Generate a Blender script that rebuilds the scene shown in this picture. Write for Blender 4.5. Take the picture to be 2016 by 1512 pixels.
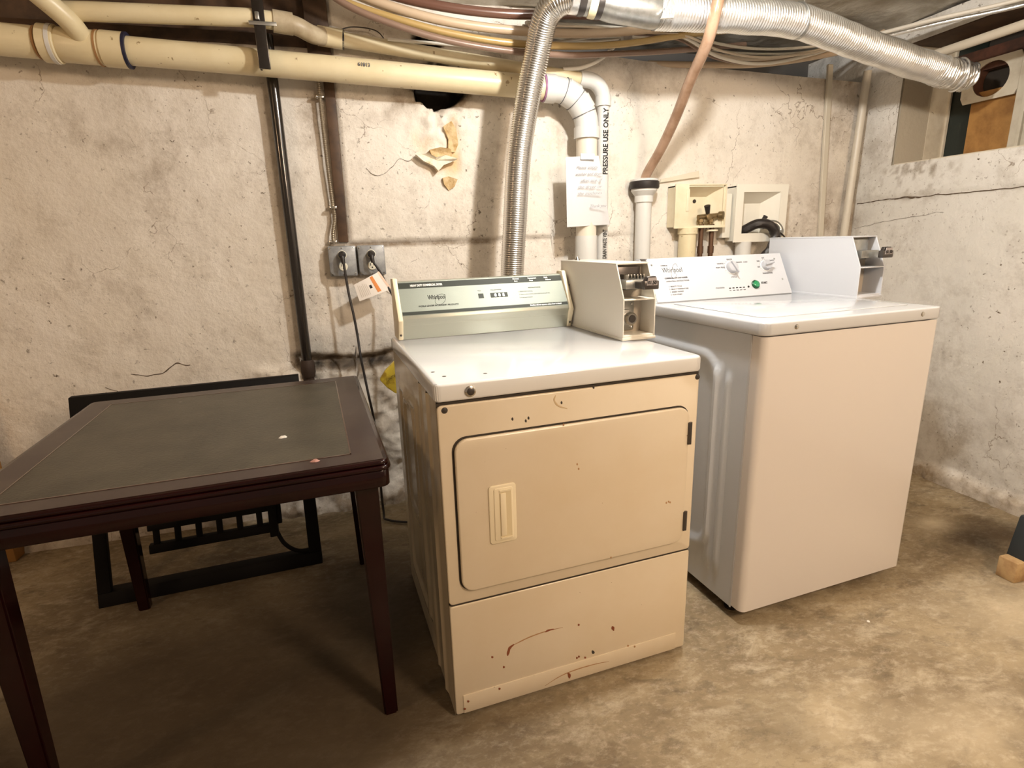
import bpy, bmesh, math, random
from mathutils import Vector, Matrix, noise
random.seed(7)
S = bpy.context.scene
for o in list(bpy.data.objects): bpy.data.objects.remove(o)
PI = math.pi

# ---------------------------------------------------------------- camera, world, lights, exposure
cam_d = bpy.data.cameras.new('camera'); cam = bpy.data.objects.new('camera', cam_d)
S.collection.objects.link(cam); S.camera = cam
yaw, pitch, roll, foc = -.2624, -.2537, -.0287, 1090.1
fw = Vector((-math.sin(yaw)*math.cos(pitch), math.cos(yaw)*math.cos(pitch), math.sin(pitch)))
rt = Vector((math.cos(yaw), math.sin(yaw), 0)); up = rt.cross(fw)
r2 = math.cos(roll)*rt + math.sin(roll)*up; u2 = -math.sin(roll)*rt + math.cos(roll)*up
mw = Matrix((r2, u2, -fw)).transposed().to_4x4(); mw.translation = Vector((-.0953, -2.5323, 1.1889))
cam.matrix_world = mw
cam_d.sensor_fit = 'HORIZONTAL'; cam_d.sensor_width = 36; cam_d.lens = foc/2016*36
cam_d.clip_start = .05

W = bpy.data.worlds.new('world'); S.world = W; W.use_nodes = True
W.node_tree.nodes['Background'].inputs[0].default_value = (1, .76, .54, 1)
W.node_tree.nodes['Background'].inputs[1].default_value = .11

def lamp(name, loc, power, col, radius, kind='POINT', size=None, target=None):
    d = bpy.data.lights.new(name, kind); d.energy = power; d.color = col
    if kind == 'AREA':
        d.shape = 'RECTANGLE'; d.size, d.size_y = size
    else: d.shadow_soft_size = radius
    o = bpy.data.objects.new(name, d); S.collection.objects.link(o); o.location = loc
    if target: o.rotation_euler = (Vector(target)-Vector(loc)).to_track_quat('-Z', 'Y').to_euler()
    return o
lamp('ceiling_bulb', (.80, -1.22, 2.05), 26, (1, .975, .93), .035)
lamp('warm_bulb', (1.25, -3.15, 1.95), 47, (1, .76, .545), .22)
lamp('far_orange_bulb', (-2.1, -2.0, 1.95), 9, (1, .64, .36), .12)
S.view_settings.view_transform = 'Standard'; S.view_settings.look = 'None'
S.view_settings.gamma = 1; S.view_settings.use_curve_mapping = False
S.view_settings.exposure = 1.36

# ---------------------------------------------------------------- materials
def mat(name, col, rough=.5, metal=0, var=None, bump=None, spec=None, coat=0, alpha=None, trans=0, spots=None):
    """var=(scale, colour2, lo, hi)   bump=(scale, strength)   spots=(scale, threshold, colour)"""
    m = bpy.data.materials.new(name); m.use_nodes = True
    nt = m.node_tree; N = nt.nodes; L = nt.links; b = N['Principled BSDF']
    b.inputs['Base Color'].default_value = (*col, 1); b.inputs['Roughness'].default_value = rough
    b.inputs['Metallic'].default_value = metal
    if coat: b.inputs['Coat Weight'].default_value = coat; b.inputs['Coat Roughness'].default_value = .08
    if spec is not None: b.inputs['Specular IOR Level'].default_value = spec
    if trans: b.inputs['Transmission Weight'].default_value = trans
    if alpha is not None: b.inputs['Alpha'].default_value = alpha
    tc = N.new('ShaderNodeTexCoord'); out = None
    def nz(scale, detail=5, rg=.6):
        n = N.new('ShaderNodeTexNoise'); n.inputs['Scale'].default_value = scale
        n.inputs['Detail'].default_value = detail; n.inputs['Roughness'].default_value = rg
        L.new(tc.outputs['Object'], n.inputs['Vector']); return n.outputs['Fac']
    def ramp(src, lo, hi):
        r = N.new('ShaderNodeMapRange'); r.inputs['From Min'].default_value = lo; r.inputs['From Max'].default_value = hi
        L.new(src, r.inputs['Value']); return r.outputs['Result']
    def mix(fac, a, c):
        x = N.new('ShaderNodeMix'); x.data_type = 'RGBA'; L.new(fac, x.inputs['Factor'])
        if isinstance(a, tuple): x.inputs['A'].default_value = (*a, 1)
        else: L.new(a, x.inputs['A'])
        x.inputs['B'].default_value = (*c, 1); return x.outputs['Result']
    cur = col
    if var: cur = mix(ramp(nz(var[0]), var[2], var[3]), cur, var[1])
    if spots: cur = mix(ramp(nz(spots[0], 3, .7), spots[1], spots[1]+.03), cur, spots[2])
    if not isinstance(cur, tuple): L.new(cur, b.inputs['Base Color'])
    if bump:
        bp = N.new('ShaderNodeBump'); bp.inputs['Strength'].default_value = bump[1]; bp.inputs['Distance'].default_value = .01
        L.new(nz(bump[0]), bp.inputs['Height']); L.new(bp.outputs['Normal'], b.inputs['Normal'])
    m['_h'] = 1
    return m

def plaster_mat(name, base, base2, grime_shade, scale=1.0):
    m = bpy.data.materials.new(name); m.use_nodes = True
    nt = m.node_tree; N = nt.nodes; L = nt.links; b = N['Principled BSDF']
    tc = N.new('ShaderNodeTexCoord')
    def nz(s, d=6, r=.6, dist=0):
        n = N.new('ShaderNodeTexNoise'); n.inputs['Scale'].default_value = s; n.inputs['Detail'].default_value = d
        n.inputs['Roughness'].default_value = r; n.inputs['Distortion'].default_value = dist
        L.new(tc.outputs['Object'], n.inputs['Vector']); return n.outputs['Fac']
    def rm(src, lo, hi, to=1.0):
        r = N.new('ShaderNodeMapRange'); r.inputs['From Min'].default_value = lo; r.inputs['From Max'].default_value = hi
        r.inputs['To Max'].default_value = to
        L.new(src, r.inputs['Value']); return r.outputs['Result']
    def mul(a, c, op='MULTIPLY'):
        x = N.new('ShaderNodeMath'); x.operation = op; x.use_clamp = True
        for i, s in enumerate((a, c)):
            if isinstance(s, (int, float)): x.inputs[i].default_value = s
            else: L.new(s, x.inputs[i])
        return x.outputs[0]
    def mix(f, a, c):
        x = N.new('ShaderNodeMix'); x.data_type = 'RGBA'; L.new(f, x.inputs['Factor'])
        for k, s in (('A', a), ('B', c)):
            if isinstance(s, tuple): x.inputs[k].default_value = (*s, 1)
            else: L.new(s, x.inputs[k])
        return x.outputs['Result']
    at = N.new('ShaderNodeAttribute'); at.attribute_name = 'dirt_shade'
    sp = N.new('ShaderNodeSeparateColor'); L.new(at.outputs['Color'], sp.inputs['Color'])
    g, oc, ho = sp.outputs[0], sp.outputs[1], sp.outputs[2]
    c = mix(rm(nz(1.7*scale), .38, .66), base, base2)
    c = mix(rm(nz(4.5*scale, 9, .78), .50, .74, .6), c, grime_shade)
    # painted stains and panel shadow line: attribute broken up by noise
    brk = mul(g, rm(nz(9*scale, 8, .75), .25, .62))
    c = mix(brk, c, grime_shade)
    # pits and flecks
    c = mix(mul(rm(nz(38*scale, 4, .65), .63, .70), rm(nz(3*scale), .40, .58)), c, (.12, .085, .05))
    c = mix(mul(rm(nz(90*scale, 2, .5), .66, .73), rm(nz(2.3*scale), .45, .6, .8)), c, (.16, .12, .08))
    # hairline cracks
    v = N.new('ShaderNodeTexVoronoi'); v.feature = 'DISTANCE_TO_EDGE'; v.inputs['Scale'].default_value = 3.1*scale
    mp = N.new('ShaderNodeVectorMath'); mp.operation = 'ADD'
    nn = N.new('ShaderNodeTexNoise'); nn.inputs['Scale'].default_value = 5; nn.inputs['Detail'].default_value = 6
    L.new(tc.outputs['Object'], nn.inputs['Vector'])
    sc = N.new('ShaderNodeVectorMath'); sc.operation = 'SCALE'; sc.inputs['Scale'].default_value = .35
    L.new(nn.outputs['Color'], sc.inputs[0]); L.new(sc.outputs[0], mp.inputs[0]); L.new(tc.outputs['Object'], mp.inputs[1])
    L.new(mp.outputs[0], v.inputs['Vector'])
    crack = mul(rm(v.outputs['Distance'], .006, .001), rm(nz(2.1*scale, 3), .52, .58))
    c = mix(mul(crack, .75), c, (.2, .14, .09))
    c = mix(oc, c, (.70, .46, .20))
    c = mix(ho, c, (.018, .012, .008))
    L.new(c, b.inputs['Base Color']); b.inputs['Roughness'].default_value = .62
    b.inputs['Specular IOR Level'].default_value = .3
    h = mul(nz(22*scale, 8, .65), mul(crack, -.6), 'ADD')
    bp = N.new('ShaderNodeBump'); bp.inputs['Strength'].default_value = .55; bp.inputs['Distance'].default_value = .012
    L.new(h, bp.inputs['Height']); L.new(bp.outputs['Normal'], b.inputs['Normal'])
    return m

M_wall = plaster_mat('painted_plaster', (.80, .75, .68), (.74, .68, .59), (.30, .235, .17))
M_wall_r = plaster_mat('painted_plaster_side', (.76, .74, .70), (.70, .68, .63), (.30, .25, .19))
def floor_mat():
    m = bpy.data.materials.new('concrete'); m.use_nodes = True
    nt = m.node_tree; N = nt.nodes; L = nt.links; b = N['Principled BSDF']; tc = N.new('ShaderNodeTexCoord')
    mpn = N.new('ShaderNodeMapping'); mpn.inputs['Rotation'].default_value = (0, 0, .6); mpn.inputs['Scale'].default_value = (1, 1.7, 1)
    L.new(tc.outputs['Object'], mpn.inputs['Vector'])
    def nz(s, d=8, r=.62, dist=0):
        n = N.new('ShaderNodeTexNoise'); n.inputs['Scale'].default_value = s; n.inputs['Detail'].default_value = d
        n.inputs['Roughness'].default_value = r; n.inputs['Distortion'].default_value = dist
        L.new(mpn.outputs[0], n.inputs['Vector']); return n.outputs['Fac']
    def rm(src, lo, hi, to=1.0):
        r = N.new('ShaderNodeMapRange'); r.inputs['From Min'].default_value = lo; r.inputs['From Max'].default_value = hi
        r.inputs['To Max'].default_value = to; L.new(src, r.inputs['Value']); return r.outputs['Result']
    def mix(f, a, c):
        x = N.new('ShaderNodeMix'); x.data_type = 'RGBA'; L.new(f, x.inputs['Factor'])
        for k, s in (('A', a), ('B', c)):
            if isinstance(s, tuple): x.inputs[k].default_value = (*s, 1)
            else: L.new(s, x.inputs[k])
        return x.outputs['Result']
    at = N.new('ShaderNodeAttribute'); at.attribute_name = 'dirt_shade'
    sp = N.new('ShaderNodeSeparateColor'); L.new(at.outputs['Color'], sp.inputs['Color'])
    c = mix(rm(nz(1.6, 8, .6, .6), .36, .64), (.15, .108, .062), (.37, .295, .185))
    c = mix(rm(nz(5.5, 8, .7, .4), .52, .70, .6), c, (.58, .50, .37))
    c = mix(rm(nz(7.5, 8, .7, .3), .47, .32, .8), c, (.12, .09, .055))
    c = mix(rm(nz(28, 6, .75), .50, .66, .35), c, (.6, .52, .4))
    c = mix(rm(nz(34, 6, .75, .5), .50, .36, .35), c, (.12, .085, .05))
    c = mix(sp.outputs[0], c, (.050, .034, .019))  # dark patches, plus the shade painted around the table
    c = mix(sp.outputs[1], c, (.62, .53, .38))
    L.new(c, b.inputs['Base Color']); b.inputs['Roughness'].default_value = .72
    b.inputs['Specular IOR Level'].default_value = .3
    bp = N.new('ShaderNodeBump'); bp.inputs['Strength'].default_value = .3; bp.inputs['Distance'].default_value = .008
    L.new(nz(16, 8, .7), bp.inputs['Height']); L.new(bp.outputs['Normal'], b.inputs['Normal'])
    return m
M_floor = floor_mat()
M_enamel_d = mat('dryer_enamel', (.70, .61, .475), .30, var=(2.2, (.65, .545, .39), .42, .72), spots=(55, .735, (.25, .13, .06)), coat=.25)
M_enamel_top = mat('dryer_lid_enamel', (.72, .73, .74), .16, coat=.5, spots=(30, .76, (.3, .2, .12)))  # whiter than the yellowed front; neutral overhead light is in the colour
M_side_d = mat('dryer_side_enamel', (.66, .57, .42), .18, var=(4, (.50, .41, .27), .5, .75), coat=.4)
M_enamel_w = mat('washer_enamel', (.70, .66, .635), .22, coat=.4)
M_enamel_wt = mat('washer_lid_enamel', (.56, .575, .60), .13, coat=.5)
M_panel_w = mat('washer_panel_plastic', (.54, .55, .575), .35)
M_cream_pl = mat('cream_plastic', (.80, .71, .52), .4)
M_dark = mat('dark_gap', (.035, .026, .018), .8)
M_rust = mat('rust', (.22, .06, .02), .8)
M_alu = mat('brushed_aluminium', (.21, .225, .19), .48, .45, spec=.35, bump=(400, .05))
M_alu2 = mat('aluminium_trim', (.45, .46, .39), .38, .6)
M_black_b = mat('black_band', (.03, .034, .026), .5, spec=.2)
M_ink = mat('dark_ink', (.025, .025, .025), .6, spec=.15)
M_ink_g = mat('grey_ink', (.10, .10, .11), .5)
M_ink_w = mat('white_ink', (.8, .8, .76), .5)
M_coin = mat('coin_box_enamel', (.66, .62, .54), .35, coat=.2)
M_coin_w = mat('washer_coin_box_enamel', (.52, .535, .57), .3, coat=.3)
M_coin_in = mat('coin_box_interior', (.48, .42, .34), .45)
M_chrome = mat('chrome', (.62, .60, .56), .18, 1)
M_gun = mat('gunmetal', (.10, .09, .085), .32, .8)
M_steel = mat('galvanised_steel', (.50, .50, .48), .36, .9, var=(25, (.38, .38, .36), .4, .6))
M_foil = mat('duct_foil', (.92, .93, .93), .30, .92, bump=(60, .25))
M_foil_v = mat('semi_rigid_duct', (.80, .79, .77), .20, 1)
M_pvc_y = mat('aged_pvc', (.75, .66, .45), .36, var=(3.5, (.66, .55, .33), .4, .75), spots=(26, .67, (.34, .25, .13)))
M_pvc_w = mat('white_pvc', (.66, .65, .62), .32)
M_pvc_grey = mat('dirty_pvc', (.50, .42, .29), .45, var=(9, (.3, .23, .14), .4, .7))
M_joint = mat('joint_primer_blue', (.012, .013, .04), .5)
M_joint_o = mat('joint_primer_brown', (.34, .18, .07), .6)
M_iron = mat('black_iron', (.022, .017, .014), .22, .3, coat=.6)
M_brown = mat('stained_wood', (.085, .045, .022), .6, var=(14, (.04, .02, .01), .4, .65))
M_box = mat('junction_box_steel', (.33, .34, .35), .45, .4, var=(50, (.26, .27, .28), .4, .6))
M_recep = mat('receptacle_ivory', (.80, .76, .62), .35)
M_rubber = mat('black_rubber', (.018, .014, .013), .45)
M_brass = mat('aged_brass', (.26, .19, .10), .38, .8)
M_copper = mat('aged_copper', (.13, .07, .04), .5, .6)
M_vbox = mat('valve_box_plastic', (.80, .72, .54), .4, var=(7, (.72, .62, .42), .45, .7))
M_vbox2 = mat('valve_box_plastic_clean', (.80, .77, .68), .4)
M_paper = mat('paper', (.64, .64, .65), .7)
M_tag = mat('tag_paper', (.84, .78, .72), .5)
M_orange = mat('orange_print', (.72, .24, .05), .5)
M_yellow = mat('yellow_packet', (.62, .47, .05), .35, var=(30, (.35, .22, .02), .55, .7))
M_cherry = mat('cherry_wood', (.014, .0018, .0022), .2, coat=.3, spec=.2, var=(6, (.008, .0012, .0014), .4, .7))
M_inset = mat('tabletop_inset', (.034, .029, .017), .38, var=(9, (.062, .053, .034), .35, .65), bump=(120, .15), spots=(26, .74, (.16, .15, .12)))
M_rack = mat('black_wood', (.005, .004, .0035), .65, spec=.15)
M_hose = mat('translucent_brown_hose', (.42, .27, .18), .25, coat=.4, var=(12, (.30, .18, .11), .4, .6))
M_hb = [mat('hose_dark_red', (.13, .06, .04), .3, coat=.4), mat('hose_tan', (.50, .38, .26), .35, coat=.3),
        mat('hose_ochre', (.40, .27, .10), .35, coat=.3), mat('hose_beige', (.56, .47, .36), .4), mat('hose_brown', (.22, .14, .10), .35, coat=.3)]
M_wire = mat('white_cable', (.66, .62, .54), .45)
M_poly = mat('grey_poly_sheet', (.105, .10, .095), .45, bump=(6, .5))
M_insul = mat('ceiling_foil_paper', (.62, .60, .54), .5, .25, var=(4, (.34, .30, .23), .42, .62), bump=(12, 1.0))
M_trimw = mat('painted_board', (.66, .60, .48), .5, var=(8, (.52, .45, .34), .5, .7), spots=(22, .70, (.14, .09, .05)))
M_osb = mat('orange_panel_board', (.42, .215, .06), .6, var=(12, (.26, .12, .03), .4, .65))
M_blackgreen = mat('dark_glass', (.010, .017, .014), .3)
M_grey = mat('reveal_render', (.46, .41, .32), .7, bump=(40, .3))
M_green = mat('green_button', (.015, .22, .08), .2, coat=.8)
M_knob = mat('grey_knob', (.42, .43, .46), .35)
M_ochre = mat('bare_plaster', (.66, .50, .28), .85, var=(40, (.50, .32, .13), .4, .65), bump=(60, .6))
M_flake = mat('peeling_paint', (.76, .70, .58), .7, var=(30, (.62, .48, .28), .45, .65))
M_collar = mat('collar_cream', (.78, .70, .45), .4)
M_chip = mat('paint_chip_white', (.75, .72, .66), .7)
M_chip2 = mat('paint_chip_pink', (.42, .22, .18), .7)
M_paleleg = mat('pale_wood', (.50, .34, .17), .6, var=(20, (.36, .22, .1), .4, .6))
M_navy = mat('dark_cloth', (.02, .026, .03), .8)

# ---------------------------------------------------------------- mesh helpers
def obj(name, bm, m, parent=None, smooth=True, ang=.6):
    me = bpy.data.meshes.new(name); bm.normal_update(); bm.to_mesh(me); bm.free()
    o = bpy.data.objects.new(name, me); S.collection.objects.link(o)
    for mm in (m if isinstance(m, (list, tuple)) else [m]): me.materials.append(mm)
    if parent: o.parent = parent
    if smooth:
        for p in me.polygons: p.use_smooth = True
        me.set_sharp_from_angle(angle=ang)
    return o
def tag(o, label=None, cat=None, group=None, kind=None):
    if label: o['label'] = label
    if cat: o['category'] = cat
    if group: o['group'] = group
    if kind: o['kind'] = kind
    return o
def thing(name, label, cat, loc=(0, 0, 0), rz=0, group=None):
    o = bpy.data.objects.new(name, None); S.collection.objects.link(o)
    o.location = loc; o.rotation_euler = (0, 0, rz); o.empty_display_size = .1
    return tag(o, label, cat, group)
def B(): return bmesh.new()
def box(bm, x0, x1, y0, y1, z0, z1, bev=0, seg=2, mx=None):
    g = bmesh.ops.create_cube(bm, size=1)['verts']
    for v in g:
        v.co = Vector(((x0+x1)/2+v.co.x*(x1-x0), (y0+y1)/2+v.co.y*(y1-y0), (z0+z1)/2+v.co.z*(z1-z0)))
    if bev:
        es = list({e for v in g for e in v.link_edges})
        r = bmesh.ops.bevel(bm, geom=es, offset=bev, segments=seg, affect='EDGES', profile=.5)
        g = list({v for f in r['faces'] for v in f.verts} | {v for v in g if v.is_valid})
    if mx:
        for v in g: v.co = mx @ v.co
    return g
def prism(bm, pts, axis, a0, a1, bev=0, seg=2, mx=None):
    """extrude polygon pts (2-D) along axis: 'x' -> (y,z), 'y' -> (x,z), 'z' -> (x,y)"""
    def P(p, a): return {'x': (a, p[0], p[1]), 'y': (p[0], a, p[1]), 'z': (p[0], p[1], a)}[axis]
    v0 = [bm.verts.new(P(p, a0)) for p in pts]; v1 = [bm.verts.new(P(p, a1)) for p in pts]
    fs = [bm.faces.new(v0), bm.faces.new(v1[::-1])]; n = len(pts)
    for i in range(n): fs.append(bm.faces.new((v0[i], v1[i], v1[(i+1) % n], v0[(i+1) % n])))
    bmesh.ops.recalc_face_normals(bm, faces=fs); vs = v0+v1
    if bev:
        r = bmesh.ops.bevel(bm, geom=list({e for f in fs for e in f.edges}), offset=bev, segments=seg, affect='EDGES', profile=.5)
        vs = list({v for f in r['faces'] for v in f.verts} | {v for v in vs if v.is_valid})
    if mx:
        for v in vs: v.co = mx @ v.co
    return vs
def rrect(x0, x1, z0, z1, r, n=6):
    out = []
    for cx, cz, a in ((x1-r, z1-r, 0), (x0+r, z1-r, PI/2), (x0+r, z0+r, PI), (x1-r, z0+r, 3*PI/2)):
        for i in range(n+1): t = a+PI/2*i/n; out.append((cx+r*math.cos(t), cz+r*math.sin(t)))
    return out
def spline(pts, n=12):
    P = [Vector(p) for p in pts]; P = [2*P[0]-P[1]]+P+[2*P[-1]-P[-2]]; out = []
    for i in range(1, len(P)-2):
        a, b, c, d = P[i-1:i+3]
        for k in range(n):
            t = k/n; out.append(.5*((2*b)+(c-a)*t+(2*a-5*b+4*c-d)*t*t+(3*b-3*c+d-a)*t**3))
    out.append(P[-2]); return out
def resample(path, step):
    out = [path[0]]; acc = 0
    for a, b in zip(path, path[1:]):
        l = (b-a).length
        while acc+l >= step:
            t = (step-acc)/l; a = a.lerp(b, t); out.append(a); l = (b-a).length; acc = 0
            if l < 1e-9: break
        acc += l
    out.append(path[-1]); return out
def tube(bm, path, r, n=16, caps=True, rf=None, wob=0):
    path = [Vector(p) for p in path]; rings = []; s = 0
    t0 = (path[1]-path[0]).normalized(); u = t0.orthogonal().normalized()
    if abs(t0.z) < .9: u = (Vector((0, 0, 1))-t0*t0.z).normalized()
    for i, p in enumerate(path):
        t = (path[min(i+1, len(path)-1)]-path[max(i-1, 0)]).normalized()
        u = (u-t*u.dot(t)).normalized(); w = t.cross(u)
        if i: s += (p-path[i-1]).length
        ring = []
        for k in range(n):
            a = 2*PI*k/n; rr = rf(s, i, a) if rf else r
            if wob: rr *= 1+wob*noise.noise(Vector((s*30, math.cos(a)*2, math.sin(a)*2)))
            ring.append(bm.verts.new(p+(u*math.cos(a)+w*math.sin(a))*rr))
        rings.append(ring)
    for a, b in zip(rings, rings[1:]):
        for k in range(n): bm.faces.new((a[k], b[k], b[(k+1) % n], a[(k+1) % n])[::-1])
    if caps: bm.faces.new(rings[0]); bm.faces.new(rings[-1][::-1])
    return rings
def cyl(bm, a, b, r, n=20, r2=None):
    a = Vector(a); b = Vector(b); L = (b-a).length
    tube(bm, [a, b], r, n, rf=(lambda s, i, t: r if i == 0 else (r2 or r)) if r2 else None)
def lathe(bm, origin, axis, prof, n=20):
    """prof: list of (radius, distance along axis)"""
    o = Vector(origin); ax = Vector(axis).normalized(); u = ax.orthogonal().normalized(); w = ax.cross(u); R = []
    for r, d in prof: R.append([bm.verts.new(o+ax*d+(u*math.cos(2*PI*k/n)+w*math.sin(2*PI*k/n))*max(r, 1e-4)) for k in range(n)])
    fs = []
    for a, b in zip(R, R[1:]):
        for k in range(n): fs.append(bm.faces.new((a[k], a[(k+1) % n], b[(k+1) % n], b[k])))
    fs.append(bm.faces.new(R[0][::-1])); fs.append(bm.faces.new(R[-1]))
    bmesh.ops.recalc_face_normals(bm, faces=fs)
def frame_m(o, x, y):
    x = Vector(x).normalized(); y = Vector(y).normalized(); z = x.cross(y)
    m = Matrix((x, y, z)).transposed().to_4x4(); m.translation = Vector(o); return m
def text(name, s, size, mx, m, parent, align='LEFT', ext=.0004, shear=0, width=None, spacing=1, bold=0):
    cu = bpy.data.curves.new('t', 'FONT'); cu.body = s; cu.size = size; cu.align_x = align; cu.extrude = ext; cu.shear = shear
    cu.space_character = spacing; cu.offset = bold; cu.resolution_u = 3
    o = bpy.data.objects.new('t', cu); S.collection.objects.link(o)
    dg = bpy.context.evaluated_depsgraph_get(); me = bpy.data.meshes.new_from_object(o.evaluated_get(dg))
    bpy.data.objects.remove(o); bpy.data.curves.remove(cu)
    if width and len(me.vertices):
        w = max(v.co.x for v in me.vertices)-min(v.co.x for v in me.vertices)
        for v in me.vertices: v.co.x *= width/w
    me.transform(mx); me.materials.clear(); me.materials.append(m); me.name = name
    r = bpy.data.objects.new(name, me); S.collection.objects.link(r); r.parent = parent
    return r
def grid_surface(nu, nv, fn, m, name, colour, keep=None):
    me = bpy.data.meshes.new(name); vs = []; cs = []
    for j in range(nv+1):
        for i in range(nu+1):
            p, c = fn(i/nu, j/nv); vs.append(p); cs.extend((*c, 1))
    fs = []
    for j in range(nv):
        for i in range(nu):
            a = j*(nu+1)+i
            if keep and not keep((i+.5)/nu, (j+.5)/nv): continue
            fs.append((a, a+1, a+nu+2, a+nu+1))
    me.from_pydata(vs, [], fs); at = me.color_attributes.new('dirt_shade', 'FLOAT_COLOR', 'POINT'); at.data.foreach_set('color', cs)
    me.materials.append(m)
    for p in me.polygons: p.use_smooth = True
    o = bpy.data.objects.new(name, me); S.collection.objects.link(o); return o
def fbm(x, y, z=0, o=4):
    return noise.fractal(Vector((x, y, z)), 1.0, 2.0, o)
def ss(a, b, x):
    t = min(1, max(0, (x-a)/(b-a))) if a != b else float(x > a); return t*t*(3-2*t)
def gauss(x, y, cx, cy, rx, ry): return math.exp(-((x-cx)/rx)**2-((y-cy)/ry)**2)

# ---------------------------------------------------------------- the setting
XL, XR = -2.3, 2.527
def wall_top(x):
    if x < -.13: return 1.96
    if x < .80: return 2.13
    return 1.975-.05*(x-.8)/1.5*1.0
def in_hole(x, z):   # broken-out hole under the drain pipe and a smaller one above it
    n = .022*fbm(x*14, z*14, 3)+.014*fbm(x*37, z*37, 8)
    a = ((x-.30)/.115)**2+((z-1.815)/.085)**2-1+n*14
    b = ((x-.268)/.062)**2+((z-1.985)/.035)**2-1+n*16
    return -min(a, b)
def wall_fn(u, v):
    x = XL+(XR-XL)*u; z = wall_top(x)*v
    y = .006*fbm(x*2.2, z*2.2, 1)+.0022*fbm(x*14, z*14, 2)
    g = .0; oc = .0; ho = .0
    # proud rendered panel right of the wood strip
    if x > -.115 and z > 1.197: y -= .018*ss(-.115, -.105, x)*ss(1.197, 1.209, z)*ss(1.30, .95, x)+.0
    g += 1.2*math.exp(-((z-1.188)/.011)**4)*ss(-.14, -.12, x)*ss(.56, .52, x)  # shadow line under the proud panel, painted through the stain mask
    # rough stone footing below the ledge
    f = ss(.70, .665, z+.012*fbm(x*7, 0, 5))*ss(-.62, -.45, x)*ss(.75, .5, x)
    y -= f*(.022+.030*(fbm(x*9, z*9, 7)+.35)+.014*fbm(x*28, z*28, 9))
    lz = .692+.014*math.sin(x*11)+.01*fbm(x*10, 1, 4)
    led = math.exp(-((z-lz)/.031)**4)*ss(-.42, -.36, x)*ss(.5, .25, x); y += .035*led; g += 2.0*led
    g += f*max(0, .25+.9*fbm(x*12, z*12, 11))*.8
    # floor splash, old stains
    g += .8*ss(.30, .0, z+.08*fbm(x*3, 0, 6)); y -= .035*ss(.12, 0, z)
    g += .38*gauss(x, z, -.78, 1.42, .26, .26)*(.6+fbm(x*5, z*5, 2))
    g += .35*gauss(x, z, -1.0, 1.68, .5, .14)*(.6+fbm(x*5, z*5, 8))
    g += .75*gauss(x, z, -.205, 1.72, .05, .10)+.4*gauss(x, z, -.17, 1.45, .035, .3)
    g += .45*gauss(x, z, -.36, 1.5, .04, .5)
    g += .75*ss(2.0, 2.45, x)*(.55+.7*fbm(x*4, z*4, 12))*ss(1.0, 1.25, z)+.5*gauss(x, z, 2.35, 1.2, .2, .25)
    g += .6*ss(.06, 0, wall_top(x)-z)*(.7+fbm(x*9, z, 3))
    g += .9*gauss(x, z, .10, 1.72, .12, .06)*(.4+fbm(x*14, z*14, 19))+.6*gauss(x, z, .44, 1.78, .12, .05)+.75*gauss(x, z, .17, 1.76, .05, .05)
    g += .5*gauss(x, z, 1.0, 1.66, .05, .13)*.6+.35*gauss(x, z, .83, 1.5, .02, .35)
    # damp stain below the hole
    d = gauss(x, z, .350, 1.60, .032, .11)+.6*gauss(x, z, .21, 1.60, .05, .06)+.7*gauss(x, z, .30, 1.50, .08, .05)
    oc += min(.85, max(0, d*(.75+1.0*fbm(x*13, z*13, 14))-.15))
    sc = gauss(x, z, .30, 1.66, .12, .12); y -= .022*sc*fbm(x*30, z*30, 15)
    y += .01*ss(.35, .6, d)
    h = in_hole(x, z)
    ho = ss(-.10, .12, h); y += .11*ss(-.02, .5, h)+.03*ho
    g += 1.3*ss(-1.0, -.1, h)*max(0, .45+1.3*fbm(x*16, z*16, 4))
    return (x, y, z), (max(0, min(1.6, g)), max(0, oc), max(ho, .8*led*(.7+fbm(x*20, z*20, 6))))
wb = grid_surface(400, 180, wall_fn, M_wall, 'wall_back', None); tag(wb, kind='structure', label='white painted basement wall, stained and cracked, behind the machines')

YA, YL = .44, 3.62
def rwall_fn(u, v):
    y = YA-YL*u; z = 2.12*v
    x = XR+.005*fbm(y*2.4, z*2.4, 21)+.002*fbm(y*15, z*15, 22)
    zc = 1.335+.01*fbm(y*4, 0, 23)
    g = 0
    x -= .010*ss(1.33, 1.36, z)
    g += .9*gauss(y, z, -.33, 1.335, .10, .014)*(.4+fbm(y*20, z*20, 2))
    g += 1.2*ss(.10, .2, fbm(y*34, z*16, 24))*ss(1.28, 1.40, z)*gauss(y, z, -.33, 1.45, .17, .14)
    g += .9*gauss(y, z, -.05, 1.30, .07, .30)*(.5+.8*fbm(y*7, z*7, 24))
    g += .75*gauss(y, z, -.72, .30, .22, .22)*(.65+.7*fbm(y*5, z*5, 25))
    b = ss(.085, .05, z+.012*fbm(y*6, 0, 26)); x -= .028*b*(1+.4*fbm(y*30, z*10, 27)); g += .55*b+.5*ss(.02, 0, z)
    g += .35*ss(.3, .05, z)
    return (x, y, z), (max(0, min(1, g)), .10*b, 0)
def rkeep(u, v):
    y = YA-YL*u; z = 2.12*v; return not (-.95 < y < -.205 and 1.5 < z < 2.03)
wr = grid_surface(270, 170, rwall_fn, M_wall_r, 'wall_right', None, rkeep); tag(wr, kind='structure', label='grey-white side wall with a window opening and long crack')

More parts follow.
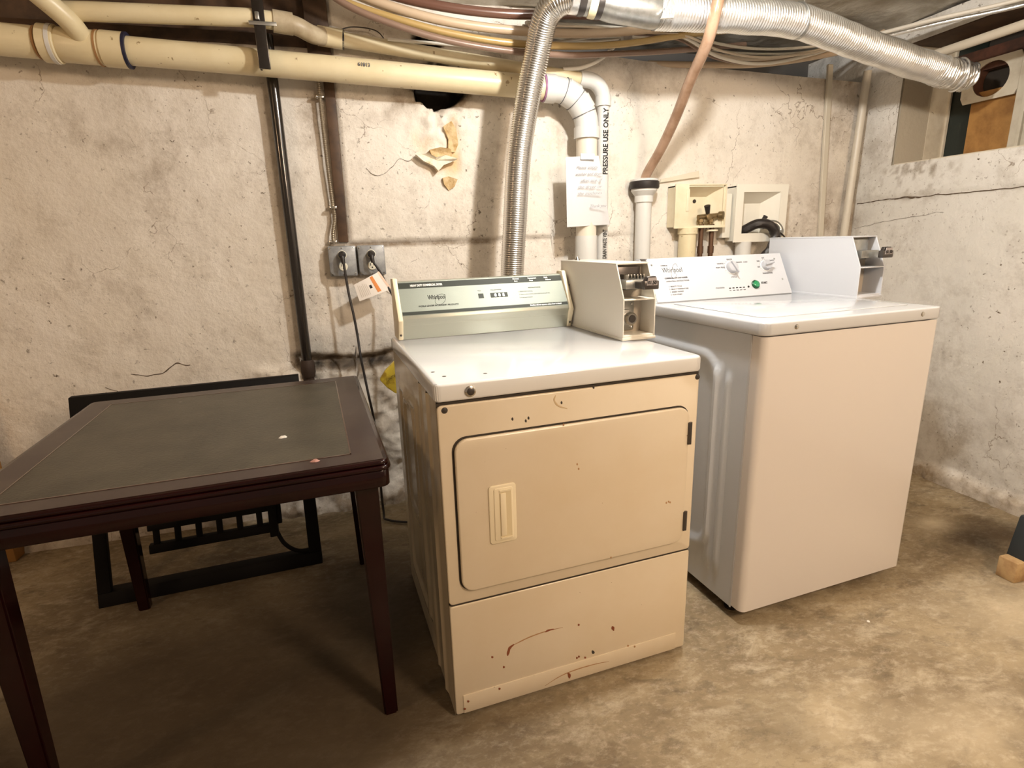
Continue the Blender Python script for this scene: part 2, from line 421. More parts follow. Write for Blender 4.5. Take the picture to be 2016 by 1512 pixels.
def crack(par, pts, w, plane, jit=.006):
    random.seed(len(pts)*31+int(w*1e5)); P = spline([Vector(p) for p in pts], 14); bm = B(); pr_ = None
    for i, p in enumerate(P):
        q = p+Vector((0, 0, jit*noise.noise(p*23)))
        if plane == 'x': q.x = rwall_fn((YA-q.y)/YL, q.z/2.12)[0][0]-.0012
        else: q.y = wall_fn((q.x-XL)/(XR-XL), q.z/wall_top(q.x))[0][1]-.0012
        ww = w*(.35+.9*abs(noise.noise(p*31+Vector((5, 0, 0)))))
        t = (P[min(i+1, len(P)-1)]-P[max(i-1, 0)]).normalized(); n_ = (t.cross(Vector((1, 0, 0) if plane == 'x' else (0, 1, 0)))).normalized()
        a, b_ = bm.verts.new(q+n_*ww), bm.verts.new(q-n_*ww)
        if pr_: bm.faces.new((pr_[0], a, b_, pr_[1]))
        pr_ = (a, b_)
    return obj('crack', bm, bpy.data.materials['crack_dark'], par)
mat('crack_dark', (.10, .07, .045), .9)
crack(wr, [(0, -.02, 1.325), (0, -.15, 1.332), (0, -.30, 1.338), (0, -.45, 1.337), (0, -.7, 1.338), (0, -1.0, 1.345)], .0038, 'x')
crack(wr, [(0, -.24, 1.336), (0, -.30, 1.341), (0, -.38, 1.338)], .0085, 'x')
crack(wr, [(0, -.02, 1.20), (0, -.25, 1.235), (0, -.5, 1.262)], .0012, 'x')
crack(wb, [(-1.02, 0, .705), (-.95, 0, .690), (-.86, 0, .72), (-.80, 0, .725)], .0035, 'y', .02)
crack(wb, [(-1.12, 0, .66), (-1.06, 0, .62), (-1.0, 0, .58), (-.93, 0, .60), (-.85, 0, .63)], .0025, 'y', .02)
crack(wb, [(.57, 0, 1.425), (.60, 0, 1.42), (.62, 0, 1.435), (.68, 0, 1.44)], .0018, 'y', .01)
crack(wb, [(-.02, 0, 1.50), (.01, 0, 1.46), (.06, 0, 1.48), (.12, 0, 1.53), (.17, 0, 1.53)], .0018, 'y', .02)
crack(wb, [(.02, 0, .99), (.035, 0, .975), (.05, 0, .985), (.06, 0, 1.0)], .002, 'y', .01)
random.seed(5)
for k in range(110):
    x = random.choice((random.uniform(-1.25, -.42), random.gauss(-.72, .18), random.gauss(-.60, .15), random.uniform(-.08, .45))); z = random.uniform(.8, 1.75)
    a = random.uniform(-.9, .5); l = random.uniform(.008, .035)
    crack(wb, [(x, 0, z), (x+l*.5*math.cos(a), 0, z+l*.5*math.sin(a)+random.uniform(-.006, .006)), (x+l*math.cos(a), 0, z+l*math.sin(a))], random.choice((.0014, .002, .003, .0045)), 'y', .014)

def floor_fn(u, v):
    x = -3+6*u; y = -4+4.3*v
    g = .85*gauss(x, y, 2.25, -1.12, .28, .16)*(.8+.5*fbm(x*4, y*4, 31))      # damp patch
    g += .5*gauss(x, y, .82, -1.62, .10, .10)*(.7+.8*fbm(x*9, y*9, 32))+.5*gauss(x, y, .74, -1.95, .25, .05)
    g += 1.4*gauss(x, y, -.65, -1.25, .75, .5)+.55*gauss(x, y, -.1, -.7, .25, .4)+.5*gauss(x, y, -.7, -.5, .5, .3)  # shade under the table and beside the dryer, painted into the floor
    w = .75*gauss(x, y, .62, -2.02, .13, .10)*(.6+fbm(x*7, y*7, 33))+.5*gauss(x, y, 1.85, -1.5, .22, .16)
    w += .6*gauss(x, y, 2.12, -.98, .07, .05)+.35*gauss(x, y, 1.2, -1.75, .5, .22)*(.6+fbm(x*6, y*6, 37))
    z = 0
    return (x, y, z), (max(0, min(.9, g)), max(0, min(.9, w)), 0)
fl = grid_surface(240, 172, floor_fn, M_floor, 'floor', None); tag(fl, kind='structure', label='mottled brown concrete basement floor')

def ceil_fn(u, v):
    x = -2.4+5.4*u; y = -4+4.9*v
    z = 2.13+.022*fbm(x*1.6, y*3.2, 41)+.012*abs(math.sin(x*5+2*fbm(x, y, 42)))*ss(.6, 1.4, x)
    return (x, y, z), (0, 0, 0)
ce = grid_surface(150, 150, ceil_fn, M_insul, 'ceiling', None); tag(ce, kind='structure', label='crinkled grey sheeting across the ceiling')

# dark space over the low part of the back wall
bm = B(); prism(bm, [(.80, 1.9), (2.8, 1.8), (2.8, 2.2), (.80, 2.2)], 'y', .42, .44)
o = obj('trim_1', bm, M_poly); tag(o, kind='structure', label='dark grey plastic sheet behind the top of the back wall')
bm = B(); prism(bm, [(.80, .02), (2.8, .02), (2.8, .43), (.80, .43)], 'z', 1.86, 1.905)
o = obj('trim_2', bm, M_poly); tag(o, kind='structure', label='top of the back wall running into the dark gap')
bm = B(); box(bm, -2.3, -.13, .03, .08, 1.93, 2.13); 
o = obj('trim_3', bm, M_brown); tag(o, kind='structure', label='dark brown rim board over the left of the back wall')
bm = B(); box(bm, -2.3, -.13, -.012, .03, 1.935, 1.975, .005)
o = obj('trim_4', bm, M_brown); tag(o, kind='structure', label='dark wooden sill plate above the cream pipes')
# wood post and strip
bm = B(); prism(bm, [(-.20, 1.82), (-.113, 1.82), (-.113, 2.13), (-.20, 2.13)], 'y', -.03, .03, .003)
o = obj('trim_5', bm, M_brown); tag(o, kind='structure', label='dark brown wood post at the ceiling')
bm = B(); prism(bm, [(-.158, 1.20), (-.118, 1.20), (-.113, 1.83), (-.153, 1.83)], 'y', -.022, .01, .003)
o = obj('trim_6', bm, M_brown); tag(o, kind='structure', label='narrow brown wood strip running down to the outlets')
bm = B(); box(bm, -1.62, -1.515, -.1, -.03, 0, .66, .004)
o = obj('trim_7', bm, mat('orange_post', (.35, .17, .04), .6)); tag(o, kind='structure', label='orange brown wood post at the left edge of the wall')

# loose peeled plaster around the hole
def flake(pts, y, name='plaster_flake', m=M_flake, tilt=.02, th=.006):
    bm = B(); n = len(pts); c = Vector((sum(p[0] for p in pts)/n, 0, sum(p[1] for p in pts)/n))
    f = [bm.verts.new((p[0], y-random.uniform(.3, 1)*tilt, p[1])) for p in pts]
    b_ = [bm.verts.new((p[0], y+th, p[1])) for p in pts]
    cv = bm.verts.new((c.x, y-tilt*.4, c.z))
    for i in range(n):
        bm.faces.new((cv, f[i], f[(i+1) % n])); bm.faces.new((f[i], b_[i], b_[(i+1) % n], f[(i+1) % n]))
    bm.faces.new(b_[::-1]); bmesh.ops.recalc_face_normals(bm, faces=bm.faces)
    return obj(name, bm, m, wb, smooth=False)
flake([(.185, 1.545), (.215, 1.52), (.26, 1.50), (.275, 1.48), (.30, 1.505), (.34, 1.52), (.36, 1.53), (.31, 1.545), (.27, 1.535), (.24, 1.55), (.21, 1.548)], -.03, tilt=.035)
flake([(.245, 1.565), (.29, 1.575), (.335, 1.57), (.34, 1.54), (.30, 1.525), (.255, 1.54)], -.024, m=M_ochre, tilt=.03)
flake([(.31, 1.66), (.345, 1.68), (.365, 1.65), (.37, 1.59), (.355, 1.56), (.325, 1.56), (.33, 1.61)], -.02, m=M_ochre, tilt=.02)
flake([(.295, 1.455), (.32, 1.462), (.36, 1.45), (.345, 1.42), (.32, 1.405), (.30, 1.43)], -.02, m=M_ochre, tilt=.018)
pass
pass
pass

# window recess on the right
win = thing('window_1', None, None); tag(win, kind='structure', label='boarded basement window recess high on the side wall')
def wobj(name, bm, m): return obj(name, bm, m, win, smooth=False)
bm = B(); box(bm, XR+.002, 2.709, -.204, -.16, 1.49, 2.04); wobj('reveal', bm, M_grey)
bm = B(); box(bm, 2.709, 2.822, -.206, -.16, 1.49, 2.04); box(bm, 2.815, 2.828, -.215, -.19, 1.5, 2.04); wobj('jamb_board', bm, M_trimw)
bm = B(); box(bm, XR+.004, 2.95, -1.0, -.16, 1.455, 1.503); wobj('sill', bm, M_trimw)
bm = B(); box(bm, XR-.006, 2.95, -1.0, -.16, 2.03, 2.12); wobj('header', bm, M_brown)
bm = B(); box(bm, 2.83, 2.85, -.345, -.20, 1.50, 2.04); wobj('dark_pane', bm, M_blackgreen)
bm = B(); box(bm, 2.80, 2.815, -.56, -.335, 1.50, 1.80); wobj('board_panel', bm, M_osb)
bm = B(); box(bm, 2.79, 2.83, -1.0, -.20, 1.89, 1.985); wobj('cross_board', bm, mat('red_brown_board', (.10, .035, .018), .6, var=(12, (.05, .02, .01), .4, .6)))
bm = B(); box(bm, 2.84, 2.86, -1.0, -.2, 1.98, 2.05); box(bm, 2.84, 2.86, -1., -.34, 1.50, 1.98); wobj('dark_opening', bm, M_dark)
bm = B(); box(bm, 2.77, 2.82, -.64, -.545, 1.50, 1.90, .004); box(bm, 2.755, 2.77, -.60, -.585, 1.50, 1.90, .002); wobj('window_frame', bm, M_trimw)
bm = B()    # white plate with the round vent hole
n = 28; cy, cz, R = -.425, 1.842, .078; outer = []; inner = []
for k in range(n):
    a = 2*PI*k/n; c, s = math.cos(a), math.sin(a); t = min(.125/max(abs(c), 1e-6), .088/max(abs(s), 1e-6))
    outer.append((2.772, cy+c*t, cz+s*t)); inner.append((2.772, cy+c*R, cz+s*R*.95))
for x in (0, .006):
    O = [bm.verts.new((p[0]+x, p[1], p[2])) for p in outer]; I = [bm.verts.new((p[0]+x, p[1], p[2])) for p in inner]
    for k in range(n): bm.faces.new((O[k], O[(k+1) % n], I[(k+1) % n], I[k]))
wobj('vent_plate', bm, M_trimw)
bm = B(); tube(bm, [(2.775, cy, cz), (2.835, cy, cz)], .076, 28, caps=False); wobj('vent_sleeve', bm, mat('rusty_sleeve', (.14, .06, .035), .55, .3))

# ---------------------------------------------------------------- appliances
def screw(bm, o, ax=(0, -1, 0), r=.006): lathe(bm, o, ax, [(r, 0), (r, .001), (r*.8, .003), (r*.3, .004)], 12)
def cabinet_side(bm, x, y0, y1, z0, z1, ribs, dx=-1, nu=70, nv=70):
    """side panel as a displaced sheet; ribs(y,z) -> outward relief"""
    V = []
    for j in range(nv+1):
        z = z0+(z1-z0)*j/nv
        V.append([bm.verts.new((x+dx*ribs(y0+(y1-y0)*i/nu, z), y0+(y1-y0)*i/nu, z)) for i in range(nu+1)])
    for j in range(nv):
        for i in range(nu): bm.faces.new((V[j][i], V[j][i+1], V[j+1][i+1], V[j+1][i])[::(-1 if dx < 0 else 1)])
def band(d, w, h):   # smooth ridge of half-width w
    return h*ss(w, w*.45, abs(d))

# dryer -----------------------------------------------------------------------
D = thing('clothes_dryer', 'old cream top-panel dryer with scratched door and rusty toe panel beside the table', 'dryer', (.0457, -1.3615, 0), .0716)
dW, dL, dH = .692, .685, .89
bm = B(); box(bm, .004, dW-.004, .012, dL-.01, .006, dH-.042, .004); obj('cabinet', bm, M_enamel_d, D)
bm = B()
def rib_d(y, z):
    r = 0
    d1 = max(abs(y-.42)-.14, abs(z-.44)-.32); r += band(abs(d1)-.0, .02, .007)
    d2 = math.hypot(max(abs(y-.42)-.03, 0), max(abs(z-.56)-.13, 0))-.05; r += band(d2, .018, .006)
    r += band(y-.10, .012, .005)+band(y-.2, .01, .004)
    return r
cabinet_side(bm, -.0005, .004, dL-.004, .004, dH-.042, rib_d); obj('side_panel', bm, M_side_d, D)
bm = B()
prism(bm, rrect(-.004, dW+.004, -.004, dL+.002, .012, 4), 'z', dH-.043, dH, .007, 3)
obj('lid', bm, M_enamel_top, D, ang=.9)
lid_d = D.children[-1]
bm = B(); box(bm, .0, dW, .002, .01, dH-.052, dH-.044); obj('gap_seam', bm, M_dark, D)
bm = B(); prism(bm, rrect(.0, dW, .334, dH-.05, .01, 4), 'y', -.002, .014, .003, 2); obj('front_panel', bm, M_enamel_d, D, ang=.9)
bm = B(); prism(bm, rrect(.028, .664, .366, .7625, .034, 6), 'y', -.0034, .0, .0); obj('door_gasket', bm, M_dark, D, ang=.9)
bm = B(); prism(bm, rrect(.0325, .6615, .368, .7585, .032, 7), 'y', -.013, -.0005, .0045, 3); door = obj('door', bm, M_enamel_d, D, ang=.9)
# recessed door handle
bm = B(); prism(bm, rrect(.106, .174, .484, .635, .008, 4), 'y', -.0165, -.011, .002, 2)
prism(bm, rrect(.118, .165, .492, .628, .005, 4), 'y', -.0185, -.0155, .0015, 2)
h = obj('handle', bm, M_cream_pl, door, ang=.9)
bm = B(); box(bm, .131, .161, -.0188, -.0182, .498, .622); 
obj('handle_recess', bm, mat('handle_recess_shade', (.68, .58, .38), .5), h)
bm = B(); box(bm, .133, .147, -.0215, -.0186, .505, .615, .0012); box(bm, .131, .161, -.0205, -.0184, .619, .623); box(bm, .133, .161, -.0205, -.0184, .497, .500); obj('handle_grip', bm, M_cream_pl, h)
for z0, z1 in ((.655, .716), (.403, .460)):
    bm = B(); box(bm, .6565, .6640, -.017, -.002, z0, z1, .0015); cyl(bm, (.6655, -.013, z0), (.6655, -.013, z1), .0035, 10); obj('hinge', bm, M_gun, door)
bm = B(); prism(bm, rrect(.0, dW, .01, .330, .006, 3), 'y', -.002, .014, .003, 2)
toe = obj('toe_panel', bm, M_enamel_d, D, ang=.9)
bm = B(); box(bm, .02, .66, -.0045, -.001, .012, .066, .0012); obj('kick_strip', bm, M_enamel_d, toe)
bm = B(); box(bm, .004, dW-.004, .0, .012, .3285, .3355); obj('gap_seam', bm, M_dark, D)
for x, z in ((.017, .829), (.686, .833)):
    bm = B(); screw(bm, (x, -.001, z), r=.0075); obj('screw', bm, M_gun, D)
bm = B(); lathe(bm, (.077, -.003, .867), (0, -1, 0), [(.013, 0), (.013, .003), (.010, .005)], 24); lk = obj('lid_lock', bm, M_chrome, D)
bm = B(); lathe(bm, (.077, -.0075, .867), (0, -1, 0), [(.0085, 0), (.0085, .003), (.006, .004)], 20); obj('lock_core', bm, M_gun, lk)
# scratches and chips
def scratch(pts, r, name='scratch', m=M_rust, par=D, y=-.0022):
    bm = B(); P = spline([(p[0], y, p[1]) for p in pts], 6); k = len(P)
    tube(bm, P, r, 6, rf=lambda s, i, a: r*(.35+.65*math.sin(PI*min(1, max(0, i/(k-1)))))*(1+.4*noise.noise(Vector((s*90, 0, 0)))))
    for v in bm.verts: v.co.y = y+(v.co.y-y)*.25
    return obj(name, bm, m, par)
M_scr = mat('brown_scratch', (.40, .22, .10), .7)
scratch([(.146, .172), (.170, .178), (.205, .186), (.25, .190), (.30, .188)], .0018, m=M_scr, par=toe)
scratch([(.143, .148), (.146, .160), (.150, .170), (.162, .177)], .0045, par=toe)
scratch([(.248, .1885), (.26, .191), (.275, .190)], .003, par=toe)
scratch([(.449, .148), (.452, .141), (.455, .132)], .0042, par=toe)
scratch([(.318, .022), (.317, .034), (.312, .042)], .0042, par=toe, y=-.0052)
scratch([(.245, .022), (.29, .038), (.34, .044), (.40, .043), (.44, .038)], .0016, m=M_scr, par=toe, y=-.0052)
scratch([(.388, .088), (.392, .080), (.396, .078)], .004, m=M_gun, par=toe)
for x, z in ((.346, .0845), (.365, .075), (.34, .082), (.10, .16), (.115, .06), (.345, .186), (.50, .072), (.52, .066), (.03, .05), (.02, .03), (.13, .12)):
    scratch([(x, z), (x+.002, z-.004), (x+.003, z-.007)], .0025, m=M_scr if x > .4 else M_rust, par=toe, name='paint_chip', y=-.0022 if z > .068 else -.0052)
scratch([(.285, .832), (.281, .820), (.292, .805), (.315, .795)], .0025, m=mat('pale_scratch', (.55, .42, .26), .6))
for x, z in ((.30, .812), (.175, .788), (.208, .779), (.385, .840), (.215, .785)):
    scratch([(x, z+.004), (x, z), (x+.001, z-.004)], .0022, m=M_gun, name='paint_chip')
for x, z in ((.336, .653), (.340, .640), (.60, .498), (.607, .500), (.612, .497), (.435, .372), (.30, .76)):
    scratch([(x, z+.003), (x, z), (x+.001, z-.003)], .002, m=M_scr, name='paint_chip', par=door, y=-.0132)
for x, y in ((.035, .035), (.13, .022), (.02, .09)):
    bm = B(); lathe(bm, (x, y+.03, dH-.0003), (0, 0, 1), [(.006, 0), (.004, .0008)], 10); obj('paint_chip', bm, M_gun, lid_d)

# dryer console
C0 = .585
bm = B(); cx0, cx1 = .022, .598
prof = [(.605, dH+.001), (.590, .945), (.584, .958), (.588, .970), (.655, 1.068), (.672, 1.072), (.672, dH+.001)]
prism(bm, prof, 'x', cx0, cx1, .002, 2); con = obj('control_console', bm, M_alu2, D)
bm = B(); ep = [(.600, dH+.001), (.585, .93), (.574, .955), (.646, 1.082), (.690, 1.080), (.690, dH+.001)]
for x in (.010, .596):
    b2 = B(); prism(b2, ep, 'x', x, x+.015, .003, 2); e = obj('end_cap', b2, M_cream_pl, con)
    b2 = B(); screw(b2, (x+.0075, .594, .908), r=.004); obj('screw', b2, M_gun, e)
bm.free()
sl0 = Vector((0, .5875, .9685)); sl1 = Vector((0, .6553, 1.0685)); ydir = (sl1-sl0).normalized(); SL = (sl1-sl0).length
def dm(x, v, lift=.0008): # matrix on the slanted dryer panel, v 0..1 up the panel
    n = Vector((1, 0, 0)).cross(ydir); p = sl0+ydir*(v*SL)+n*lift; p.x = x; return frame_m(p, (1, 0, 0), ydir)
def plate(name, x0, x1, v0, v1, m, par, lift=.0006, mxf=dm, L_=None, bev=0):
    L_ = L_ or SL; bm = B(); box(bm, x0, x1, v0*L_, v1*L_, -.0005, lift, bev, mx=mxf(0, 0, 0)); return obj(name, bm, m, par)
plate('face_plate', .027, .594, .0, 1.0, M_alu, con, .0008)
plate('black_band', .027, .594, .80, .97, M_black_b, con, .0016)
plate('black_band', .027, .594, .015, .105, M_black_b, con, .0016)
for zz in (.935, .915):
    bm = B(); box(bm, .027, .594, .584+(.958-zz)*.35, .590+(.958-zz)*.35, zz, zz+.005, .001); obj('trim_ridge', bm, M_alu2, con)
T = 'lettering'
text(T, 'HEAVY DUTY COMMERCIAL DRYER', .0105, dm(.065, .845, .0018), M_ink_w, con, width=.105, bold=.0004)
text(T, 'Whirlpool', .022, dm(.115, .44, .0010), M_ink, con, width=.058, bold=.0003)
text(T, 'WORLD LEADER IN LAUNDRY PRODUCTS', .0075, dm(.080, .23, .0010), M_ink, con, width=.130, shear=.3, bold=.0002)
bm = B(); el = [Vector((.155+.017*math.cos(a)*1.0+.007*math.sin(a), .051+.019*math.sin(a), 0)) for a in [2*PI*k/30*.86+.9 for k in range(31)]]
tube(bm, el, .0005, 5, mx := True) if False else tube(bm, [dm(0, 0, .0012) @ p for p in el], .0005, 5); obj('logo_swoosh', bm, M_ink, con)
plate('display_window', .283, .301, .38, .52, M_black_b, con, .0016)
plate('display_window', .325, .385, .38, .52, M_black_b, con, .0016)
for k in range(3): text(T, '8', .016, dm(.338+.014*k, .40, .0019), M_steel, con)
text(T, 'PRICE', .005, dm(.283, .60, .0010), M_ink_g, con); text(T, 'TIME REMAINING', .005, dm(.328, .60, .0010), M_ink_g, con)
text(T, 'INSTRUCTIONS', .0065, dm(.463, .60, .0010), M_ink, con)
for k, s in enumerate(('1. Select fabric setting.', '2. Insert coins in slots, push slide in and pull out.', '3. Push start button.')):
    text(T, s, .0058, dm(.425, .50-.095*k, .0010), M_ink_g, con)
text(T, 'Machine will not operate unless door is closed', .007, dm(.455, .04, .0018), M_ink_w, con, width=.115, bold=.0003)
for x, a, b_ in ((.415, 'Normal', 'Start'), (.470, 'Permanent', 'Press'), (.530, 'High', 'Delicate')):
    text(T, a, .007, dm(x, .90, .0018), M_ink_w, con, bold=.0003); text(T, b_, .006, dm(x+.004, .83, .0018), M_ink_w, con, bold=.0003)

def coin_box(D_, name, x0, x1, y0, yk, y1, z0, z1, zk, M_out, M_in, base_z, price, side_lbl=None):
    """open fronted coin box: shell of sheet steel with a shelf, slide and lock inside"""
    R_ = bpy.data.objects.new(name, None); S.collection.objects.link(R_); R_.parent = D_; t = .004
    side = [(y0, z0), (y0, zk), (yk, z1), (y1, z1), (y1, z0)]
    for nm, a in (('side_wall', x0), ('side_wall', x1-t)):
        bm = B(); prism(bm, side, 'x', a, a+t, .0012, 1); obj(nm, bm, M_out, R_)
    bm = B(); box(bm, x0-.001, x1+.001, yk, y1, z1-.003, z1+.002, .001); obj('top_plate', bm, M_out, R_)
    bm = B(); box(bm, x0+t, x1-t, y0+.003, y1-.004, z0+.001, z0+.012, .001); obj('floor_plate', bm, M_out, R_)
    bm = B(); box(bm, x0-.002, x1+.002, y0-.002, y1, z0-.002, z0+.006, .001); obj('base_rail', bm, M_out, R_)
    bm = B(); box(bm, x0+t, x1-t, y0+.001, y0+.20, zk-.004, zk, .0008); obj('shelf', bm, M_out, R_)
    bm = B(); box(bm, x0+t, x1-t, y0+.075, y0+.080, z0+.012, zk-.004); box(bm, x0+t, x1-t, yk+.03, yk+.034, zk, z1-.003); obj('inner_back', bm, M_in, R_)
    xm = (x0+x1)/2
    # coin slide mechanism
    sz = zk+(z1-zk)*.50; sl = bpy.data.objects.new('coin_slide', None); S.collection.objects.link(sl); sl.parent = R_
    bm = B(); box(bm, x0+.012, x1-.020, yk+.014, yk+.03, zk+.022, z1-.010, .0015); obj('slide_housing', bm, M_gun if price else M_steel, sl)
    bm = B(); box(bm, x0+.014, x1-.024, y0+.012, yk+.025, sz-.022, sz+.004, .002); obj('slide_body', bm, M_steel, sl)
    for k in range(6 if price else 0):
        x = x0+.024+k*.0105; bm = B(); box(bm, x, x+.0035, y0+.018, yk+.02, sz+.002, sz+.020, .001); obj('coin_tooth', bm, M_chrome, sl)
    bm = B(); box(bm, xm-.010, xm+.026, y0-.022, y0+.020, sz-.020, sz-.001, .0015); obj('slide_arm', bm, M_gun if price else M_steel, sl)
    bm = B(); box(bm, xm-.013, xm+.036, y0-.042, y0-.022, sz-.021, sz+.004, .003)
    prism(bm, [(xm-.010, sz+.003), (xm-.004, sz+.016), (xm+.026, sz+.016), (xm+.031, sz+.003)], 'y', y0-.039, y0-.026, .001, 1)
    hd = obj('slide_handle', bm, M_gun, sl)
    bm = B(); prism(bm, [(xm-.006, sz-.009), (xm-.002, sz+.013), (xm+.025, sz+.013), (xm+.029, sz-.009)], 'y', y0-.0435, y0-.0415); obj('price_plate', bm, mat('price_plate', (.38, .34, .33), .4, .3), hd)
    text(T, '$1.50', .0145, frame_m((xm-.0035, y0-.0440, sz-.006), (1, 0, 0), (0, 0, 1)), M_ink, hd, width=.029, bold=.0005)
    # lock plate and round lock in the lower bay
    bm = B(); box(bm, x0+t+.001, x1-.034, y0+.066, y0+.072, z0+.018, zk-.01, .001); lp = obj('lock_plate', bm, M_steel, R_)
    zc = (z0+zk)/2-.002; xc = xm-.010
    bm = B(); box(bm, xc-.026, xc+.004, y0+.045, y0+.068, zc-.022, zc+.026, .002); obj('lock_block', bm, M_steel, lp)
    if price:
        bm = B(); lathe(bm, (xc+.002, y0+.050, zc), (0, -1, 0), [(.0185, 0), (.0185, .020), (.016, .024), (.012, .024), (.012, .022)], 28); lk = obj('lock_cylinder', bm, M_chrome, lp)
        bm = B(); lathe(bm, (xc+.002, y0+.027, zc), (0, -1, 0), [(.0115, 0), (.0115, .002)], 24); obj('lock_core', bm, M_gun, lk)
    for z in (z0+.026, zk-.02):
        bm = B(); screw(bm, (x1-.042, y0+.066, z), r=.0045); obj('screw', bm, M_chrome, lp)
    return R_
coin_box(D, 'coin_box', .619, .729, .262, .308, .700, dH+.003, 1.113, 1.012, M_coin, M_coin_in, dH, True)
cbx = [c for c in D.children if c.name.startswith('coin_box')][0]
for y, z in ((.66, 1.035), (.63, 1.032)):
    bm = B(); cyl(bm, (.6195, y, z), (.6185, y, z), .003, 10); obj('screw_hole', bm, M_dark, cbx)
bm = B(); lathe(bm, (.665, .66, 1.115), (0, 0, 1), [(.010, 0), (.008, .004), (.004, .012)], 14); obj('bolt', bm, M_chrome, cbx)

# washer ------------------------------------------------------------------------
Wd = thing('washing_machine', 'white top-load washer with plain front panel standing right of the dryer', 'washer', (.9493, -1.281, 0), .0805)
wW, wL, wH = .698, .66, .955
bm = B(); box(bm, .010, wW-.004, .046, wL-.004, .045, .915, .003); obj('cabinet', bm, M_enamel_w, Wd)
bm = B()
def rib_w(y, z):
    r = 0
    for cy, w, z1 in ((.165, .020, .80), (.125, .015, .78)):
        zz = ss(.10, .16, z)*ss(z1+.02, z1-.02, z); r += band(y-cy-.0, w, .008)*zz
    d = math.hypot(max(abs(y-.44)-.19, 0), max(abs(z-.50)-.25, 0))-.075; r += band(d, .022, .008)
    return r
cabinet_side(bm, .0055, .048, wL-.002, .04, .915, rib_w, nu=110, nv=80); obj('side_panel', bm, mat('washer_side_enamel', (.56, .59, .64), .28, coat=.3), Wd)  # cabinet white with the bluish light on this side put into the colour
bm = B()   # wrap-round front panel
fp = [(.006, .046)]+[(.006+.02*(1-math.cos(a)), .02*(1-math.sin(a))) for a in [PI/2*k/6 for k in range(7)]]
fp += [(wW-.018*(1-math.cos(a)), .018*(1-math.sin(a))) for a in [PI/2*(1-k/6) for k in range(7)]]+[(wW, .046)]
prism(bm, fp, 'z', .047, .914, .0); obj('front_panel', bm, M_enamel_w, Wd, ang=1.0)
bm = B(); box(bm, .0035, .0065, .044, .050, .040, .913); obj('panel_seam', bm, M_panel_w, Wd)
bm = B(); prism(bm, rrect(-.005, wW+.003, -.006, wL+.005, .028, 6), 'z', .917, wH, .006, 3); obj('lid_deck', bm, M_enamel_wt, Wd, ang=.9); deck = Wd.children[-1]
bm = B(); prism(bm, rrect(.06, .655, .065, .50, .025, 6), 'z', wH-.0005, wH+.0025, .002, 2); obj('lid_door', bm, M_enamel_wt, deck, ang=.9)
bm = B(); prism(bm, [(.31, .100), (.35, .094), (.40, .096), (.44, .104), (.40, .108), (.35, .108)], 'z', wH+.0022, wH+.003); obj('lid_pull', bm, M_knob, deck)
for x in (.108, .606):
    bm = B(); screw(bm, (x, -.006, .937), r=.0075); obj('screw', bm, M_chrome, Wd)
bm = B(); box(bm, .03, wW-.02, .02, .04, .912, .918); obj('gap_seam', bm, M_dark, Wd)
bm = B(); box(bm, .015, wW-.01, .06, wL-.01, .038, .046); obj('base_shade', bm, M_dark, Wd)
for x in (.05, wW-.05):
    for y in (.09, wL-.06):
        bm = B(); lathe(bm, (x, y, 0), (0, 0, 1), [(.022, 0), (.022, .008), (.008, .012), (.008, .040)], 16); obj('foot', bm, M_rubber, Wd)
# console
wc0, wc1 = .030, .655
bm = B(); prism(bm, [(.540, wH), (.620, 1.108), (.648, 1.108), (.648, wH)], 'x', wc0-.028, wc1-.001, .002, 2); wcon = obj('control_console', bm, M_panel_w, Wd)
bm = B(); box(bm, wc0-.026, wc0-.002, .61, .65, 1.107, 1.1085); obj('rear_edge', bm, M_gun, wcon)
q0 = Vector((0, .540, wH+.002)); q1 = Vector((0, .6205, 1.109)); qd = (q1-q0).normalized(); QL = (q1-q0).length
def wm(x, z, lift=.001):
    n = Vector((1, 0, 0)).cross(qd); v = (z-.957)/(1.109-.957); p = q0+qd*(v*QL)+n*lift; p.x = x; return frame_m(p, (1, 0, 0), qd)
bm = B(); box(bm, wc0, wc1, 0, QL, -.002, .0016, .0008, mx=wm(0, .957, 0)); fpn = obj('face_plate', bm, M_panel_w, wcon)
text(T, 'COMMERCIAL', .007, wm(.082, 1.080, .002), M_ink_g, fpn, width=.03)
text(T, 'Whirlpool', .030, wm(.084, 1.057, .002), M_ink, fpn, width=.086, bold=-.0003)
bm = B(); el = [Vector((.136+.013*math.cos(a)+.012*math.sin(a), .030*math.sin(a), 0)) for a in [2*PI*k/30*.85+.6 for k in range(31)]]
tube(bm, [wm(0, 1.061, .0022) @ p for p in el], .0006, 5); obj('logo_swoosh', bm, M_ink_g, fpn)
text(T, 'COMMERCIAL TOP LOAD WASHER', .008, wm(.086, 1.035, .002), M_ink_g, fpn, width=.10, bold=.0003)
text(T, 'OPERATING INSTRUCTIONS', .008, wm(.089, 1.024, .002), M_ink_g, fpn, width=.10)
for k, s in enumerate(('1  SELECT CYCLE', '2  SELECT TEMPERATURE', '3  INSERT MONEY', '4  PUSH START')):
    text(T, s, .0075, wm(.094, 1.006-.0095*k, .002), M_ink_g, fpn)
